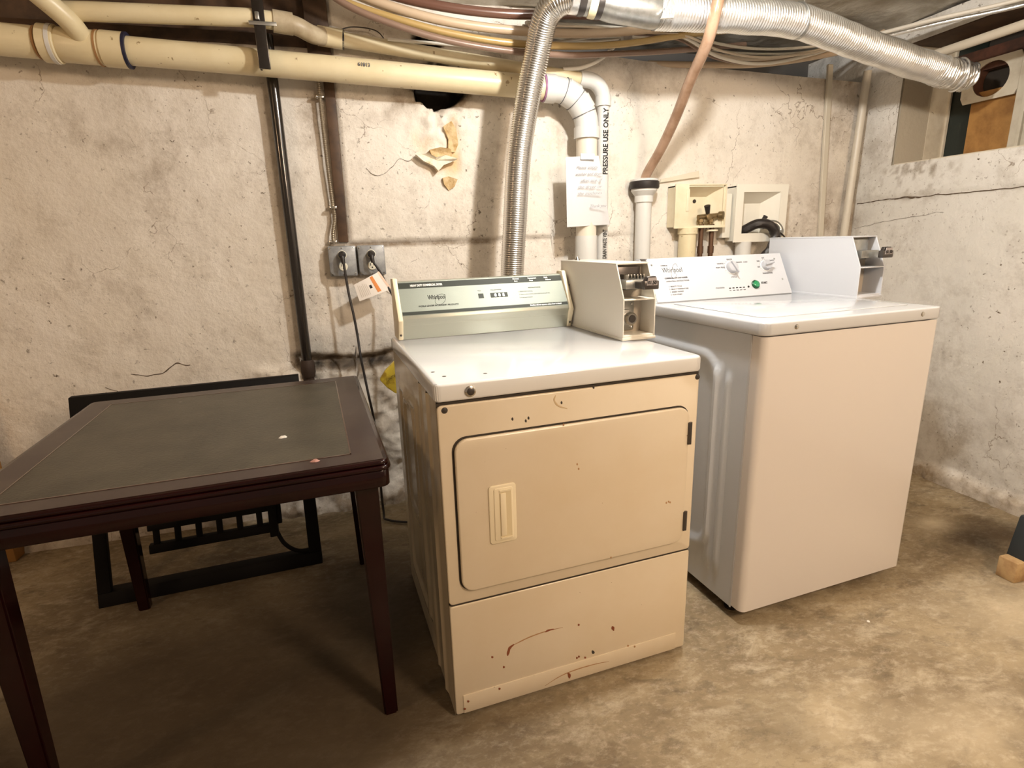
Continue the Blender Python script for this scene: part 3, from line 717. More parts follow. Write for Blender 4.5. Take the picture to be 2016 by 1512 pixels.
def knob(x, z, r, ang):
    mx = wm(x, z, .0016); ax = mx.to_3x3() @ Vector((0, 0, 1)); bm = B()
    lathe(bm, mx.translation, ax, [(r*1.12, 0), (r*1.12, .002)], 32); kr = obj('knob_ring', bm, M_ink_w, fpn)
    bm = B(); lathe(bm, mx.translation, ax, [(r, .002), (r*.97, .014), (r*.85, .018), (r*.5, .019)], 32); k_ = obj('knob', bm, M_knob, fpn)
    c, s = math.cos(ang), math.sin(ang); m2 = mx @ Matrix.Rotation(ang, 4, 'Z')
    bm = B(); prism(bm, [(-r*.85, -r*.16), (r*1.25, -r*.12), (r*1.25, r*.12), (-r*.85, r*.16)], 'z', .016, .026, .001, 1, mx=m2); obj('pointer', bm, M_knob, k_)
    bm = B()
    for a in range(-20, 201, 20):
        t = math.radians(a); box(bm, r*1.2, r*1.34, -.0006, .0006, 0, .0004, mx=mx @ Matrix.Rotation(t, 4, 'Z'))
    obj('dial_mark', bm, M_ink_g, fpn)
knob(.395, 1.062, .024, -1.2); knob(.563, 1.063, .021, .15)
for s, x, z, w in (('WHITES', .335, 1.077, .03), ('PERM. PRESS', .325, 1.063, .042), ('DELICATES', .385, 1.0915, .025), ('BRIGHTS   COLD', .425, 1.079, .055), ('CYCLE', .383, 1.026, .026),
                   ('WARM', .527, 1.080, .014), ('HOT', .556, 1.091, .012), ('BRIGHTS', .588, 1.080, .025), ('COLD', .522, 1.058, .012), ('TEMPERATURE', .538, 1.033, .05), ('CYCLE STATUS', .298, .990, .04)):
    text(T, s, .0075, wm(x, z, .002), M_ink_g, fpn, width=w)
text(T, 'START', .012, wm(.518, .997, .002), M_ink, fpn, width=.03, bold=.0003)
for k in range(5):
    bm = B(); box(bm, -.0045, .0045, -.0018, .0018, 0, .001, mx=wm(.363+.0165*k, .989, .0016)); obj('status_light', bm, M_ink, fpn)
    text(T, ('FILL', 'WASH', 'RINSE', 'SPIN', 'DONE')[k], .005, wm(.358+.0165*k, .979, .002), M_ink_g, fpn, width=.010)
bm = B(); mx = wm(.451, .990, .0016); lathe(bm, mx.translation, mx.to_3x3() @ Vector((0, 0, 1)), [(.004, 0), (.004, .002)], 14); obj('indicator', bm, M_ink, fpn)
mx = wm(.487, .996, .0016); ax = mx.to_3x3() @ Vector((0, 0, 1))
bm = B(); lathe(bm, mx.translation, ax, [(.0175, 0), (.0175, .004), (.0145, .007), (.0140, .004)], 30); sb = obj('start_button', bm, mat('dark_green', (.01, .07, .03), .25), fpn)
bm = B(); lathe(bm, mx.translation, ax, [(.0135, .002), (.0130, .010), (.009, .0125)], 30); obj('button_cap', bm, M_green, sb)
for x, z in ((.045, 1.086), (.618, 1.088), (.628, 1.010)):
    bm = B(); mx = wm(x, z, .0016); lathe(bm, mx.translation, mx.to_3x3() @ Vector((0, 0, 1)), [(.004, 0), (.003, .002)], 14); obj('screw', bm, M_steel, fpn)
coin_box(Wd, 'coin_box', .676, .795, .275, .320, .700, wH+.001, 1.168, 1.064, M_coin_w, M_coin_in, wH, False)

# ---------------------------------------------------------------- table
Tb = thing('side_table', 'dark cherry table with a dull inset top, left of the dryer', 'table', (-.0646, -1.3481, 0), .0748)
tw, tl, th = .825, .885, .7255
bm = B()
ring_out = rrect(-tw, 0, -.0, tl, .02, 4)
prism(bm, ring_out, 'z', th-.012, th-.001, .004, 2); obj('tabletop', bm, M_cherry, Tb, ang=.9); top = Tb.children[-1]
bm = B(); prism(bm, rrect(-tw-.004, .004, -.004, tl+.004, .022, 4), 'z', th-.024, th-.012, .0055, 3); obj('edge_bead', bm, M_cherry, Tb, ang=.9)
bm = B(); prism(bm, rrect(-tw+.001, -.001, .001, tl-.001, .02, 4), 'z', th-.064, th-.024, .002, 1); obj('apron', bm, M_cherry, Tb, ang=.9)
bm = B(); prism(bm, rrect(-tw+.075, -.080, .070, tl-.07, .003, 2), 'z', th-.004, th+.0005); obj('inset_panel', bm, M_inset, top)
bm = B()
for a, b_, c, d in ((-tw+.072, -.077, .066, .070), (-tw+.072, -.077, tl-.07, tl-.067), (-tw+.072, -tw+.075, .066, tl-.067), (-.080, -.077, .066, tl-.067)):
    box(bm, a, b_, c, d, th-.003, th+.0012)
obj('inset_bead', bm, mat('bead_varnish', (.07, .035, .022), .22, coat=.5), top)
bm = B(); box(bm, -tw+.012, -.012, .010, tl-.012, th-.0015, th+.0003); obj('top_varnish', bm, mat('top_varnish', (.022, .009, .007), .34, coat=.1, var=(8, (.042, .026, .018), .45, .7)), top)
for sx in (0, 1):
    for sy in (0, 1):
        x0 = -.078 if not sx else -tw+.022; y0 = .045 if not sy else tl-.095
        bm = B(); w = .052
        pr_ = [((x0, y0), (x0+w, y0), (x0+w, y0+w), (x0, y0+w)), None]
        c = (x0+w/2, y0+w/2); hb = w/2; lb = .017
        xoff = (.018 if not sx else -.012)*1; sgy = 0
        tv = [bm.verts.new((c[0]+a*hb, c[1]+b_*hb, th-.064)) for a, b_ in ((-1, -1), (1, -1), (1, 1), (-1, 1))]
        mv = [bm.verts.new((c[0]+a*hb, c[1]+b_*hb, th-.10)) for a, b_ in ((-1, -1), (1, -1), (1, 1), (-1, 1))]
        bv = [bm.verts.new((c[0]+xoff*.3+a*lb, c[1]+b_*lb, 0)) for a, b_ in ((-1, -1), (1, -1), (1, 1), (-1, 1))]
        for A, Bq in ((tv, mv), (mv, bv)):
            for i in range(4): bm.faces.new((A[i], A[(i+1) % 4], Bq[(i+1) % 4], Bq[i]))
        bm.faces.new(tv[::-1]); bm.faces.new(bv); bmesh.ops.recalc_face_normals(bm, faces=bm.faces)
        bmesh.ops.bevel(bm, geom=[e for e in bm.edges if abs((e.verts[0].co-e.verts[1].co).z) > .01], offset=.004, segments=2, affect='EDGES')
        obj('leg', bm, M_cherry, Tb)
def chip(name, px, py, r, m, label, par=None):
    bm = B(); mxT = Matrix.Translation((-.0646, -1.3481, 0)) @ Matrix.Rotation(.0748, 4, 'Z'); p = mxT @ Vector((px, py, th+.0009)); n = 9
    f = [bm.verts.new((p.x+r*(1+.5*random.random())*math.cos(2*PI*k/n), p.y+.6*r*(1+.5*random.random())*math.sin(2*PI*k/n), p.z)) for k in range(n)]
    t = [bm.verts.new((v.co.x*.5+p.x*.5, v.co.y*.5+p.y*.5, p.z+.003+.002*random.random())) for v in f]
    for i in range(n): bm.faces.new((f[i], f[(i+1) % n], t[(i+1) % n], t[i]))
    bm.faces.new(t); bm.faces.new(f[::-1]); o = obj(name, bm, m, smooth=False); tag(o, label, 'debris'); return o
chip('paint_flake', -.229, .253, .0085, M_chip, 'small white paint flake lying on the inset of the table')
chip('paint_flake', -.156, .053, .0085, M_chip2, 'small round pinkish chip on the front border of the table')

# ---------------------------------------------------------------- black rack behind the table
Rk = thing('slatted_rack', 'black wooden slatted rack leaning in the shade behind the table', 'rack', (-.327, -.497, 0), .078)
rkw = .735
def lean(v): return Vector((v[0], v[1]+v[2]*.33, v[2]))
def rbox(nm, x0, x1, y0, y1, z0, z1):
    bm = B(); box(bm, x0, x1, y0, y1, z0, z1, .003)
    for v in bm.verts: v.co = lean(v.co)
    return obj(nm, bm, M_rack, Rk)
rbox('top_rail', -rkw-.03, -.01, 0, .03, .60, .70); rbox('bottom_rail', -rkw, 0, 0, .05, .0, .045)
rbox('post', -.045, 0, 0, .03, .045, .66); rbox('post', -rkw, -rkw+.04, 0, .03, .045, .66)
rbox('rail', -rkw+.16, -.15, .02, .045, .135, .165); rbox('rail', -rkw+.16, -.15, .02, .045, .212, .235); rbox('rail', -rkw+.16, -.15, .02, .045, .245, .33)
for k in range(7):
    x = -rkw+.175+k*.0685; rbox('slat', x, x+.020, .024, .040, .16, .25)
rbox('slat', -.175, -.145, .015, .05, .12, .33)
bm = B(); tube(bm, [lean(p) for p in spline([(-.155, .03, .14), (-.13, .02, .09), (-.09, .012, .06), (-.04, .01, .05)], 6)], .008, 8); obj('brace', bm, M_rack, Rk)
rbox('shelf_board', -rkw+.04, -.045, .005, .03, .40, .62)

# ---------------------------------------------------------------- outlets and cords
def outlet_box(x0, label):
    x1 = x0+.112; z0, z1 = 1.062, 1.186
    o = thing('outlet_box', label, 'outlet', (x0, 0, z0), 0, 'twin outlet boxes on the back wall'); o.location = (0, 0, 0)
    bm = B(); box(bm, x0, x1, -.045, .004, z0, z1, .004); obj('back_box', bm, M_box, o)
    c = .018; pts = [(x0+c, z0+.002), (x1-c, z0+.002), (x1-c*.6, z0+c*.5), (x1-.002, z0+c), (x1-.002, z1-c), (x1-c*.6, z1-c*.5), (x1-c, z1-.002), (x0+c, z1-.002), (x0+c*.6, z1-c*.5), (x0+.002, z1-c), (x0+.002, z0+c), (x0+c*.6, z0+c*.5)]
    bm = B(); prism(bm, pts, 'y', -.056, -.045, .002, 2); cov = obj('cover_plate', bm, M_box, o)
    xc = (x0+x1)/2
    for zc in (z0+.088, z0+.040):
        bm = B(); lathe(bm, (xc, -.0555, zc), (0, -1, 0), [(.018, 0), (.018, .003), (.0165, .0045)], 28); r = obj('receptacle', bm, M_recep, cov)
        bm = B(); box(bm, xc-.0075, xc-.0050, -.0606, -.0595, zc, zc+.010); box(bm, xc+.0050, xc+.0075, -.0606, -.0595, zc, zc+.010); cyl(bm, (xc, -.0606, zc-.007), (xc, -.0595, zc-.007), .003, 10); obj('slot', bm, M_dark, r)
    for z in (z0+.064, z0+.008, z1-.008):
        bm = B(); screw(bm, (xc, -.056, z), r=.003); obj('screw', bm, M_chrome, cov)
    for x in (x0+.010, x1-.010):
        for z in (z0+.010, z1-.010):
            bm = B(); screw(bm, (x, -.045, z), r=.0045); obj('screw', bm, M_chrome, o)
    return xc
xa = outlet_box(-.204, 'left grey metal outlet box, with a cord hanging straight down')
xb = outlet_box(-.086, 'right grey metal outlet box, its cord carrying the warning tag')
def plug(xc, zc, path, name, label, r=.0052):
    o = thing(name, label, 'cord')
    bm = B(); lathe(bm, (xc, -.0610, zc), (0, -1, 0), [(.016, 0), (.016, .010), (.012, .028), (.007, .036)], 18)
    tube(bm, spline([(xc, -.085, zc), (xc+.001, -.092, zc-.012), (xc+.003, -.095, zc-.035)], 5), .0085, 12, rf=lambda s, i, a: .0095-.045*s)
    obj('plug', bm, M_rubber, o)
    bm = B(); tube(bm, spline(path, 10), r, 10); obj('cable', bm, M_rubber, o); return o
plug(xa, 1.150, [(xa+.003, -.095, 1.12), (-.137, -.10, 1.0), (-.125, -.11, .90), (-.118, -.12, .82), (-.113, -.15, .73), (-.105, -.16, .65), (-.095, -.18, .56), (-.085, -.19, .47), (-.08, -.19, .30), (-.08, -.20, .04), (-.06, -.25, .012), (.10, -.33, .012)], 'power_cord',
     'black power cord hanging from the left outlet down behind the table')
plug(xb, 1.150, [(xb+.003, -.095, 1.12), (-.006, -.098, 1.085), (.018, -.10, 1.03), (.040, -.12, .98), (.058, -.16, .93), (.07, -.2, .85), (.075, -.25, .6), (.09, -.3, .2), (.12, -.35, .012)], 'power_cord',
     'black power cord slanting from the right outlet behind the dryer')
# warning tag wrapped on the right cord
Tg = thing('warning_tag', 'white warning tag with an orange stripe on the right cord', 'tag')
mxT = frame_m((-.0, -.116, 1.070), (.86, 0, .51), (-.51, 0, .86))
tagm = frame_m((-.098, -.112, .954), (.865, -.05, .50), (-.50, -.02, .865))
def tp(u, v, d=0): # bilinear on the pixel-derived quad, real size about 13 x 9 cm
    a = Vector((-.096, -.118, .960)); b_ = Vector((.040, -.106, 1.005)); c = Vector((-.006, -.106, 1.078)); e = Vector((-.112, -.124, 1.030))
    p = (a*(1-u)+b_*u)*(1-v)+(e*(1-u)+c*u)*v; return p+Vector((0, -1, 0))*(d+.006*math.sin(u*PI))
def tag_patch(name, u0, u1, v0, v1, d, m, par, th=.0006):
    bm = B(); n = 12; F = []; K = []
    for i in range(n+1):
        u = u0+(u1-u0)*i/n; F.append((bm.verts.new(tp(u, v0, d+th)), bm.verts.new(tp(u, v1, d+th)))); K.append((bm.verts.new(tp(u, v0, d)), bm.verts.new(tp(u, v1, d))))
    for i in range(n):
        bm.faces.new((F[i][0], F[i+1][0], F[i+1][1], F[i][1])); bm.faces.new((K[i][0], K[i][1], K[i+1][1], K[i+1][0]))
        bm.faces.new((F[i][0], K[i][0], K[i+1][0], F[i+1][0])); bm.faces.new((F[i][1], F[i+1][1], K[i+1][1], K[i][1]))
    bm.faces.new((F[0][0], F[0][1], K[0][1], K[0][0])); bm.faces.new((F[n][0], K[n][0], K[n][1], F[n][1]))
    return obj(name, bm, m, par)
sheet = tag_patch('tag_sheet', 0, 1, 0, 1, 0, M_tag, Tg)
tag_patch('orange_stripe', .60, .71, .10, .97, .0008, M_orange, sheet)
tag_patch('symbol', .45, .53, .42, .60, .0008, M_ink, sheet)
for k in range(6): tag_patch('print_line', .10+.055*k, .115+.055*k, .14, .86-.05*(k % 3), .0008, mat('faint_print', (.62, .56, .48), .6) if k == 0 else bpy.data.materials['faint_print'], sheet)
tag_patch('tape_fold', .93, 1.0, -.02, 1.02, .001, mat('clear_tape', (.72, .52, .40), .2), sheet)
# flexible cable with clamps beside the wood strip
Fc = thing('armoured_cable', 'thin metal cable clipped beside the brown wood strip', 'cable')
pth = resample(spline([(-.172, -.03, 1.835), (-.172, -.032, 1.70), (-.170, -.030, 1.5), (-.166, -.028, 1.36), (-.163, -.030, 1.30), (-.176, -.036, 1.24), (-.178, -.034, 1.196)], 10), .0035)
bm = B(); tube(bm, pth, .007, 10, rf=lambda s, i, a: .0066+.0013*(i % 2)); obj('sheath', bm, mat('dull_metal', (.36, .30, .22), .4, .7), Fc)
for x, z in ((-.172, 1.755), (-.165, 1.34), (-.178, 1.203)):
    bm = B(); box(bm, x-.016, x+.014, -.042, -.012, z-.006, z+.006, .002); screw(bm, (x-.012, -.042, z), r=.004); obj('clamp', bm, M_chrome, Fc)

# ---------------------------------------------------------------- iron pipe, left
Ip = thing('iron_pipe', 'glossy black iron pipe running down the wall left of the outlets', 'pipe')
bm = B(); cyl(bm, (-.338, -.040, .70), (-.338, -.040, 1.96), .021, 20); obj('pipe', bm, M_iron, Ip)
bm = B(); lathe(bm, (-.338, -.040, .640), (0, 0, 1), [(.026, 0), (.030, .02), (.030, .06), (.024, .075)], 18); obj('coupling', bm, mat('rusty_iron', (.05, .03, .02), .7, .3), Ip)
bm = B(); cyl(bm, (-.338, -.040, .35), (-.338, -.040, .65), .022, 16); obj('pipe', bm, bpy.data.materials['rusty_iron'], Ip)
Br = thing('steel_bracket', 'black steel bracket bar hanging down in front of the cream drain pipe', 'bracket')
bm = B(); box(bm, -.360, -.322, -.212, -.200, 1.80, 2.12, .002); box(bm, -.360, -.352, -.200, -.180, 1.80, 2.12, .002); obj('bar', bm, M_iron, Br)
bm = B(); box(bm, -.375, -.285, -.216, -.212, 1.935, 1.947, .001); box(bm, -.352, -.338, -.222, -.212, 1.95, 1.975, .003); obj('strap', bm, M_steel, Br)

# ---------------------------------------------------------------- cream drain pipe across the wall
Dp = thing('drain_pipe', 'large cream drain pipe crossing the wall top, turning down at a white elbow', 'pipe')
def P3(x): return Vector((x, -.125, 1.873-.040*(x+1.15)))
bm = B(); tube(bm, [P3(-2.2), P3(-1.0), P3(0), P3(.745)], .045, 28); obj('pipe', bm, M_pvc_y, Dp)
for a, b_, r in ((-1.30, -1.045, .049), (-1.035, -.985, .058), (-.985, -.86, .053), (-.86, -.785, .056)):
    bm = B(); tube(bm, [P3(a), P3(a)+(P3(b_)-P3(a))*.05, P3(b_)-(P3(b_)-P3(a))*.05, P3(b_)], r, 28, rf=lambda s, i, t, r=r: r if 0 < i < 3 else r-.003); obj('coupling', bm, M_pvc_y, Dp)
bm = B(); tube(bm, [P3(-1.046), P3(-1.040)], .0505, 28); obj('joint_ring', bm, M_joint_o, Dp)
bm = B(); tube(bm, [P3(-.872), P3(-.866)], .0555, 28); obj('joint_ring', bm, M_joint_o, Dp)
bm = B(); tube(bm, [P3(-1.005), P3(-.993)], .0600, 28); obj('joint_ring', bm, M_pvc_w, Dp)
bm = B(); tube(bm, [P3(-.789), P3(-.780)], .0566, 28); obj('joint_ring', bm, M_joint, Dp)
bm = B(); tube(bm, spline([P3(-.905), (-.918, -.19, 1.915), (-.985, -.26, 1.985), (-1.06, -.32, 2.06)], 6), .032, 22); obj('branch_pipe', bm, M_pvc_y, Dp)
# elbow and drop
a0 = P3(.735); ec = Vector((.918, -.125, 1.64))
arc = [a0, a0+Vector((.03, 0, -.001))]+[Vector((.768+.150*math.sin(t), -.125, 1.645+.152*math.cos(t))) for t in [PI/2*k/14 for k in range(15)]]
bm = B(); tube(bm, arc[1:], .0505, 28); el_ = obj('elbow', bm, M_pvc_w, Dp)
bm = B(); tube(bm, [a0+Vector((-.01, 0, 0)), a0+Vector((.035, 0, -.001))], .055, 28); obj('elbow_hub', bm, M_pvc_w, Dp)
bm = B(); tube(bm, [(.918, -.125, 1.65), (.918, -.125, 1.605)], .0555, 28); obj('elbow_hub', bm, M_pvc_w, Dp)
for t in (.30, .72, 1.17):
    c = Vector((.768+.150*math.sin(t), -.125, 1.645+.152*math.cos(t))); d = Vector((math.cos(t), 0, -math.sin(t)))
    bm = B(); tube(bm, [c-d*.0012, c+d*.0012], .0540, 28); obj('seam_ring', bm, M_ink_g, Dp)
for t in (.50, .95):
    c = Vector((.768+.150*math.sin(t), -.125, 1.645+.152*math.cos(t))); d = Vector((math.cos(t), 0, -math.sin(t)))
    bm = B(); tube(bm, [c-d*.028, c-d*.022, c+d*.022, c+d*.028], .0535, 28); obj('elbow_band', bm, M_pvc_w, Dp)
bm = B(); tube(bm, [a0+Vector((-.016, 0, 0)), a0+Vector((-.009, 0, 0))], .0515, 28); obj('joint_ring', bm, mat('joint_primer_violet', (.35, .16, .30), .5), Dp)
bm = B(); cyl(bm, (.918, -.125, 1.61), (.918, -.125, .02), .0455, 28); obj('drop_pipe', bm, M_pvc_grey if False else mat('pvc_beige', (.72, .65, .54), .4), Dp)
bm = B(); cyl(bm, (.918, -.125, 1.20), (.918, -.125, 1.08), .0495, 28); obj('coupling', bm, M_pvc_w, Dp)
for s, x, z in (('61813', .10, 1.842), ('SCH 40  PVC', -.15, 1.852)):
    if s[0] == '6': text(T, s, .018, frame_m((x-.12, -.171, P3(x).z+.012), (1, 0, -.04), (0, 0, 1)), M_ink_g, Dp, bold=.0003)

# thin pipe assembly above
Tp = thing('vent_pipe', 'thinner cream pipe above the drain pipe, turning down with PRESSURE USE ONLY print', 'pipe')
def Q3(x): return Vector((x, -.085, 1.945-.098*(x+.06)))
bm = B(); tube(bm, [Q3(-.10), Q3(.93)], .0265, 22); obj('pipe', bm, M_pvc_y, Tp)
bm = B(); tube(bm, [Q3(-.155), Q3(-.06)], .034, 22); obj('coupling', bm, M_pvc_y, Tp)
bm = B(); tube(bm, [Q3(-.066), Q3(-.060)], .0275+.0065, 22); obj('joint_ring', bm, M_joint, Tp)
arc = [Q3(.90)]+[Vector((.935+.077*math.sin(t), -.085, 1.848-.077+.077*math.cos(t))) for t in [PI/2*k/12 for k in range(13)]]
bm = B(); tube(bm, arc, .032, 22); obj('elbow', bm, M_pvc_w, Tp)
bm = B(); cyl(bm, (1.012, -.085, 1.785), (1.012, -.085, 1.745), .034, 22); obj('elbow_hub', bm, M_pvc_w, Tp)
bm = B(); cyl(bm, (1.012, -.085, 1.76), (1.014, -.085, .9), .0265, 22); obj('drop_pipe', bm, M_pvc_w, Tp)
text(T, 'NOT FOR PRESSURE USE ONLY'.replace('NOT FOR ', ''), .032, frame_m((1.024, -.1125, 1.462), (0, 0, 1), (-1, .0, 0)), M_ink, Tp, width=.272, bold=.0008)
text(T, 'DRAIN WASTE VENT', .026, frame_m((1.024, -.1125, 1.095), (0, 0, 1), (-1, .0, 0)), M_ink, Tp, width=.13, bold=.0006)
bm = B(); tube(bm, [(-.30, -.17, 1.965), (-.235, -.16, 1.962)], .036, 20); obj('coupling', bm, M_pvc_grey, Tp)
bm = B(); tube(bm, spline([(-.25, -.165, 1.962), (-.215, -.155, 1.955), (-.17, -.12, 1.945), (-.13, -.088, 1.951)], 6), .031, 20); obj('elbow', bm, M_pvc_grey, Tp)
bm = B(); tube(bm, [(-.93, -.175, 1.952), (-.86, -.175, 1.955), (-.37, -.18, 1.967), (-.28, -.17, 1.965)], .029, 22); obj('pipe', bm, M_pvc_y, Tp)

# ---------------------------------------------------------------- standpipe with hose
Sp = thing('standpipe', 'white standpipe with a black rubber cap taking the brown hose', 'pipe')
bm = B(); cyl(bm, (1.236, -.06, .02), (1.236, -.06, 1.36), .037, 24); obj('pipe', bm, M_pvc_w, Sp)
bm = B(); lathe(bm, (1.236, -.06, 1.345), (0, 0, 1), [(.043, 0), (.043, .028), (.046, .032), (.060, .050), (.060, .060)], 28); obj('reducer', bm, M_pvc_w, Sp)
bm = B(); lathe(bm, (1.236, -.06, 1.404), (0, 0, 1), [(.066, 0), (.068, .004), (.068, .030), (.064, .034)], 28); obj('rubber_cap', bm, M_rubber, Sp)
bm = B(); lathe(bm, (1.236, -.06, 1.437), (0, 0, 1), [(.064, 0), (.064, .008), (.055, .012), (.030, .012)], 28); obj('cap_rim', bm, M_pvc_w, Sp)
bm = B(); cyl(bm, (1.302, -.072, 1.412), (1.302, -.072, 1.430), .006, 8); obj('clamp_screw', bm, M_chrome, Sp)
bm = B(); tube(bm, spline([(1.235, -.58, 2.11), (1.217, -.605, 2.03), (1.200, -.60, 1.94), (1.206, -.55, 1.86), (1.228, -.42, 1.775), (1.252, -.28, 1.665), (1.252, -.17, 1.56), (1.240, -.08, 1.475), (1.236, -.062, 1.44)], 12), .0215, 18)
Hs = obj('drain_hose', bm, M_hose); tag(Hs, 'translucent brown hose looping down in front of the foil duct', 'hose')

# ---------------------------------------------------------------- valve boxes
def valve_box(x0, x1, z0, z1, ox0, ox1, oz0, oz1, m, label, back=None):
    o = thing('valve_box', label, 'valve box'); y0, y1 = -.085, 0
    bm = B()
    for a, b_, c, d in ((x0, ox0, z0, z1), (ox1, x1, z0, z1), (ox0, ox1, z0, oz0), (ox0, ox1, oz1, z1)): box(bm, a, b_, y0, y0+.006, c, d)
    bmesh.ops.remove_doubles(bm, verts=bm.verts, dist=.0001)
    obj('flange', bm, m, o, smooth=False)
    t = .004; bm = B()
    ix0, ix1, iz0, iz1 = ox0+.02, ox1-.004, oz0+.004, oz1-.05
    F = [bm.verts.new((x, y0+.003, z)) for x, z in ((ox0, oz0), (ox1, oz0), (ox1, oz1), (ox0, oz1))]
    K = [bm.verts.new((x, -.012, z)) for x, z in ((ox0, oz0), (ox1-.06, oz0), (ox1-.06, oz1-.05), (ox0, oz1-.05))]
    for i in range(4): bm.faces.new((F[i], K[i], K[(i+1) % 4], F[(i+1) % 4]))
    bm.faces.new(K[::-1]); bmesh.ops.recalc_face_normals(bm, faces=bm.faces)
    for f in bm.faces: pass
    obj('liner', bm, m, o, smooth=False)
    bm = B(); box(bm, x0+.008, x1-.008, y0+.006, -.002, z0+.006, z0+.012); box(bm, x0+.008, x0+.014, y0+.006, -.002, z0+.012, z1-.006); box(bm, x1-.014, x1-.008, y0+.006, -.002, z0+.012, z1-.006); box(bm, x0+.008, x1-.008, y0+.006, -.002, z1-.012, z1-.006)
    obj('box_side', bm, m, o, smooth=False)
    return o
V1 = valve_box(1.388, 1.668, 1.222, 1.424, 1.460, 1.662, 1.232, 1.420, M_vbox, 'left valve box, yellowed plastic, holding bare brass valves')
V2 = valve_box(1.722, 2.022, 1.148, 1.422, 1.765, 1.980, 1.190, 1.386, M_vbox2, 'right valve box, square cream frame with black hose over its lip')
bm = B(); box(bm, 1.680, 1.724, -.05, -.0, 1.172, 1.382, .002); obj('side_flange', bm, M_vbox2, V2)
bm = B(); cyl(bm, (1.536, -.016, 1.350), (1.536, -.013, 1.350), .009, 14); obj('screw_hole', bm, M_dark, V1)
bm = B(); box(bm, 1.445, 1.462, -.089, -.085, 1.30, 1.40, .001); obj('knockout_rib', bm, M_vbox, V1)
# valves
vb = thing('water_valve', 'brass twin water valve with a dark lever in the left valve box', 'valve')
for x in (1.545, 1.60):
    bm = B(); cyl(bm, (x, -.060, 1.238), (x, -.060, 1.282), .0125, 14); lathe(bm, (x, -.060, 1.250), (0, 0, 1), [(.018, 0), (.018, .012)], 6); obj('valve_body', bm, M_brass, vb)
bm = B(); cyl(bm, (1.53, -.062, 1.272), (1.655, -.066, 1.280), .0125, 14); lathe(bm, (1.640, -.072, 1.279), (.6, -.8, 0), [(.019, 0), (.019, .022), (.013, .024)], 14); lathe(bm, (1.575, -.075, 1.272), (0, -1, 0), [(.016, 0), (.016, .018), (.01, .02)], 12); obj('valve_tee', bm, M_brass, vb)
bm = B(); cyl(bm, (1.575, -.075, 1.285), (1.562, -.085, 1.325), .009, 10, r2=.015); obj('lever', bm, M_rubber, vb)
for x in (1.553, 1.612):
    bm = B(); cyl(bm, (x, -.060, .95), (x, -.060, 1.24), .0115, 14); cyl(bm, (x, -.060, 1.10), (x, -.060, 1.135), .015, 14); p = obj('copper_riser', bm, M_copper, vb)
bm = B(); lathe(bm, (1.612, -.060, 1.205), (0, 0, 1), [(.03, 0), (.03, .008)], 16); obj('washer_ring', bm, M_vbox, vb)
bm = B(); cyl(bm, (1.478, -.06, .6), (1.478, -.06, 1.205), .042, 24); cyl(bm, (1.478, -.06, 1.195), (1.478, -.06, 1.224), .047, 24); o = obj('drain_stub', bm, M_pvc_y); tag(o, 'short cream drain pipe under the left valve box', 'pipe')
# second box: black hose over the lip
Hz = thing('washer_hose', 'black rubber hose bent over the lip of the right valve box', 'hose')
bm = B(); tube(bm, spline([(1.788, -.055, 1.198), (1.80, -.075, 1.212), (1.845, -.105, 1.235), (1.895, -.125, 1.225), (1.925, -.135, 1.180), (1.905, -.14, 1.12), (1.865, -.13, 1.06), (1.84, -.12, .98)], 10), .023, 14, wob=.12); obj('hose_bend', bm, M_rubber, Hz)
bm = B(); cyl(bm, (1.885, -.07, 1.232), (1.905, -.08, 1.272), .007, 10, r2=.012); obj('lever', bm, M_rubber, Hz)
Gz = thing('fill_hose', 'grey braided hose looping behind the black hose in the right valve box', 'hose')
bm = B(); tube(bm, spline([(1.90, -.06, 1.215), (1.925, -.07, 1.238), (1.965, -.085, 1.235), (1.985, -.10, 1.20), (1.96, -.11, 1.16), (1.95, -.11, 1.10), (1.94, -.10, .98)], 10), .013, 12); obj('hose_loop', bm, M_steel, Gz)
bm = B(); tube(bm, spline([(1.93, -.11, 1.20), (1.97, -.12, 1.185), (2.01, -.12, 1.15), (2.03, -.11, 1.12)], 8), .004, 8); obj('thin_wire', bm, M_rubber, Gz)
bm = B(); cyl(bm, (1.80, -.06, .9), (1.80, -.06, 1.150), .038, 20); o = obj('drain_stub', bm, M_pvc_w); tag(o, 'pale drain pipe under the right valve box', 'pipe')
# painted strap on the wall
bm = B(); prism(bm, [(1.345, 1.437), (1.350, 1.452), (1.555, 1.492), (1.560, 1.462)], 'y', -.012, -.002, .001, 1); o = obj('nail_plate', bm, M_trimw); tag(o, 'small paint-spattered metal strap on the wall above the left valve box', 'plate')
# corner conduits
bm = B(); prism(bm, [(2.318, .9), (2.348, .9), (2.278, 1.99), (2.250, 1.99)], 'y', -.018, -.002, .002, 1)
for v in bm.verts: pass
o = obj('cable_channel', bm, mat('cream_channel', (.58, .53, .43), .5)); tag(o, 'flat cream channel strip near the corner of the back wall', 'conduit')
bm = B(); cyl(bm, (2.425, -.045, .9), (2.465, -.045, 1.96), .019, 18); o = obj('corner_conduit', bm, mat('painted_conduit', (.60, .55, .46), .35)); tag(o, 'painted round conduit in the corner right of the washer', 'conduit')

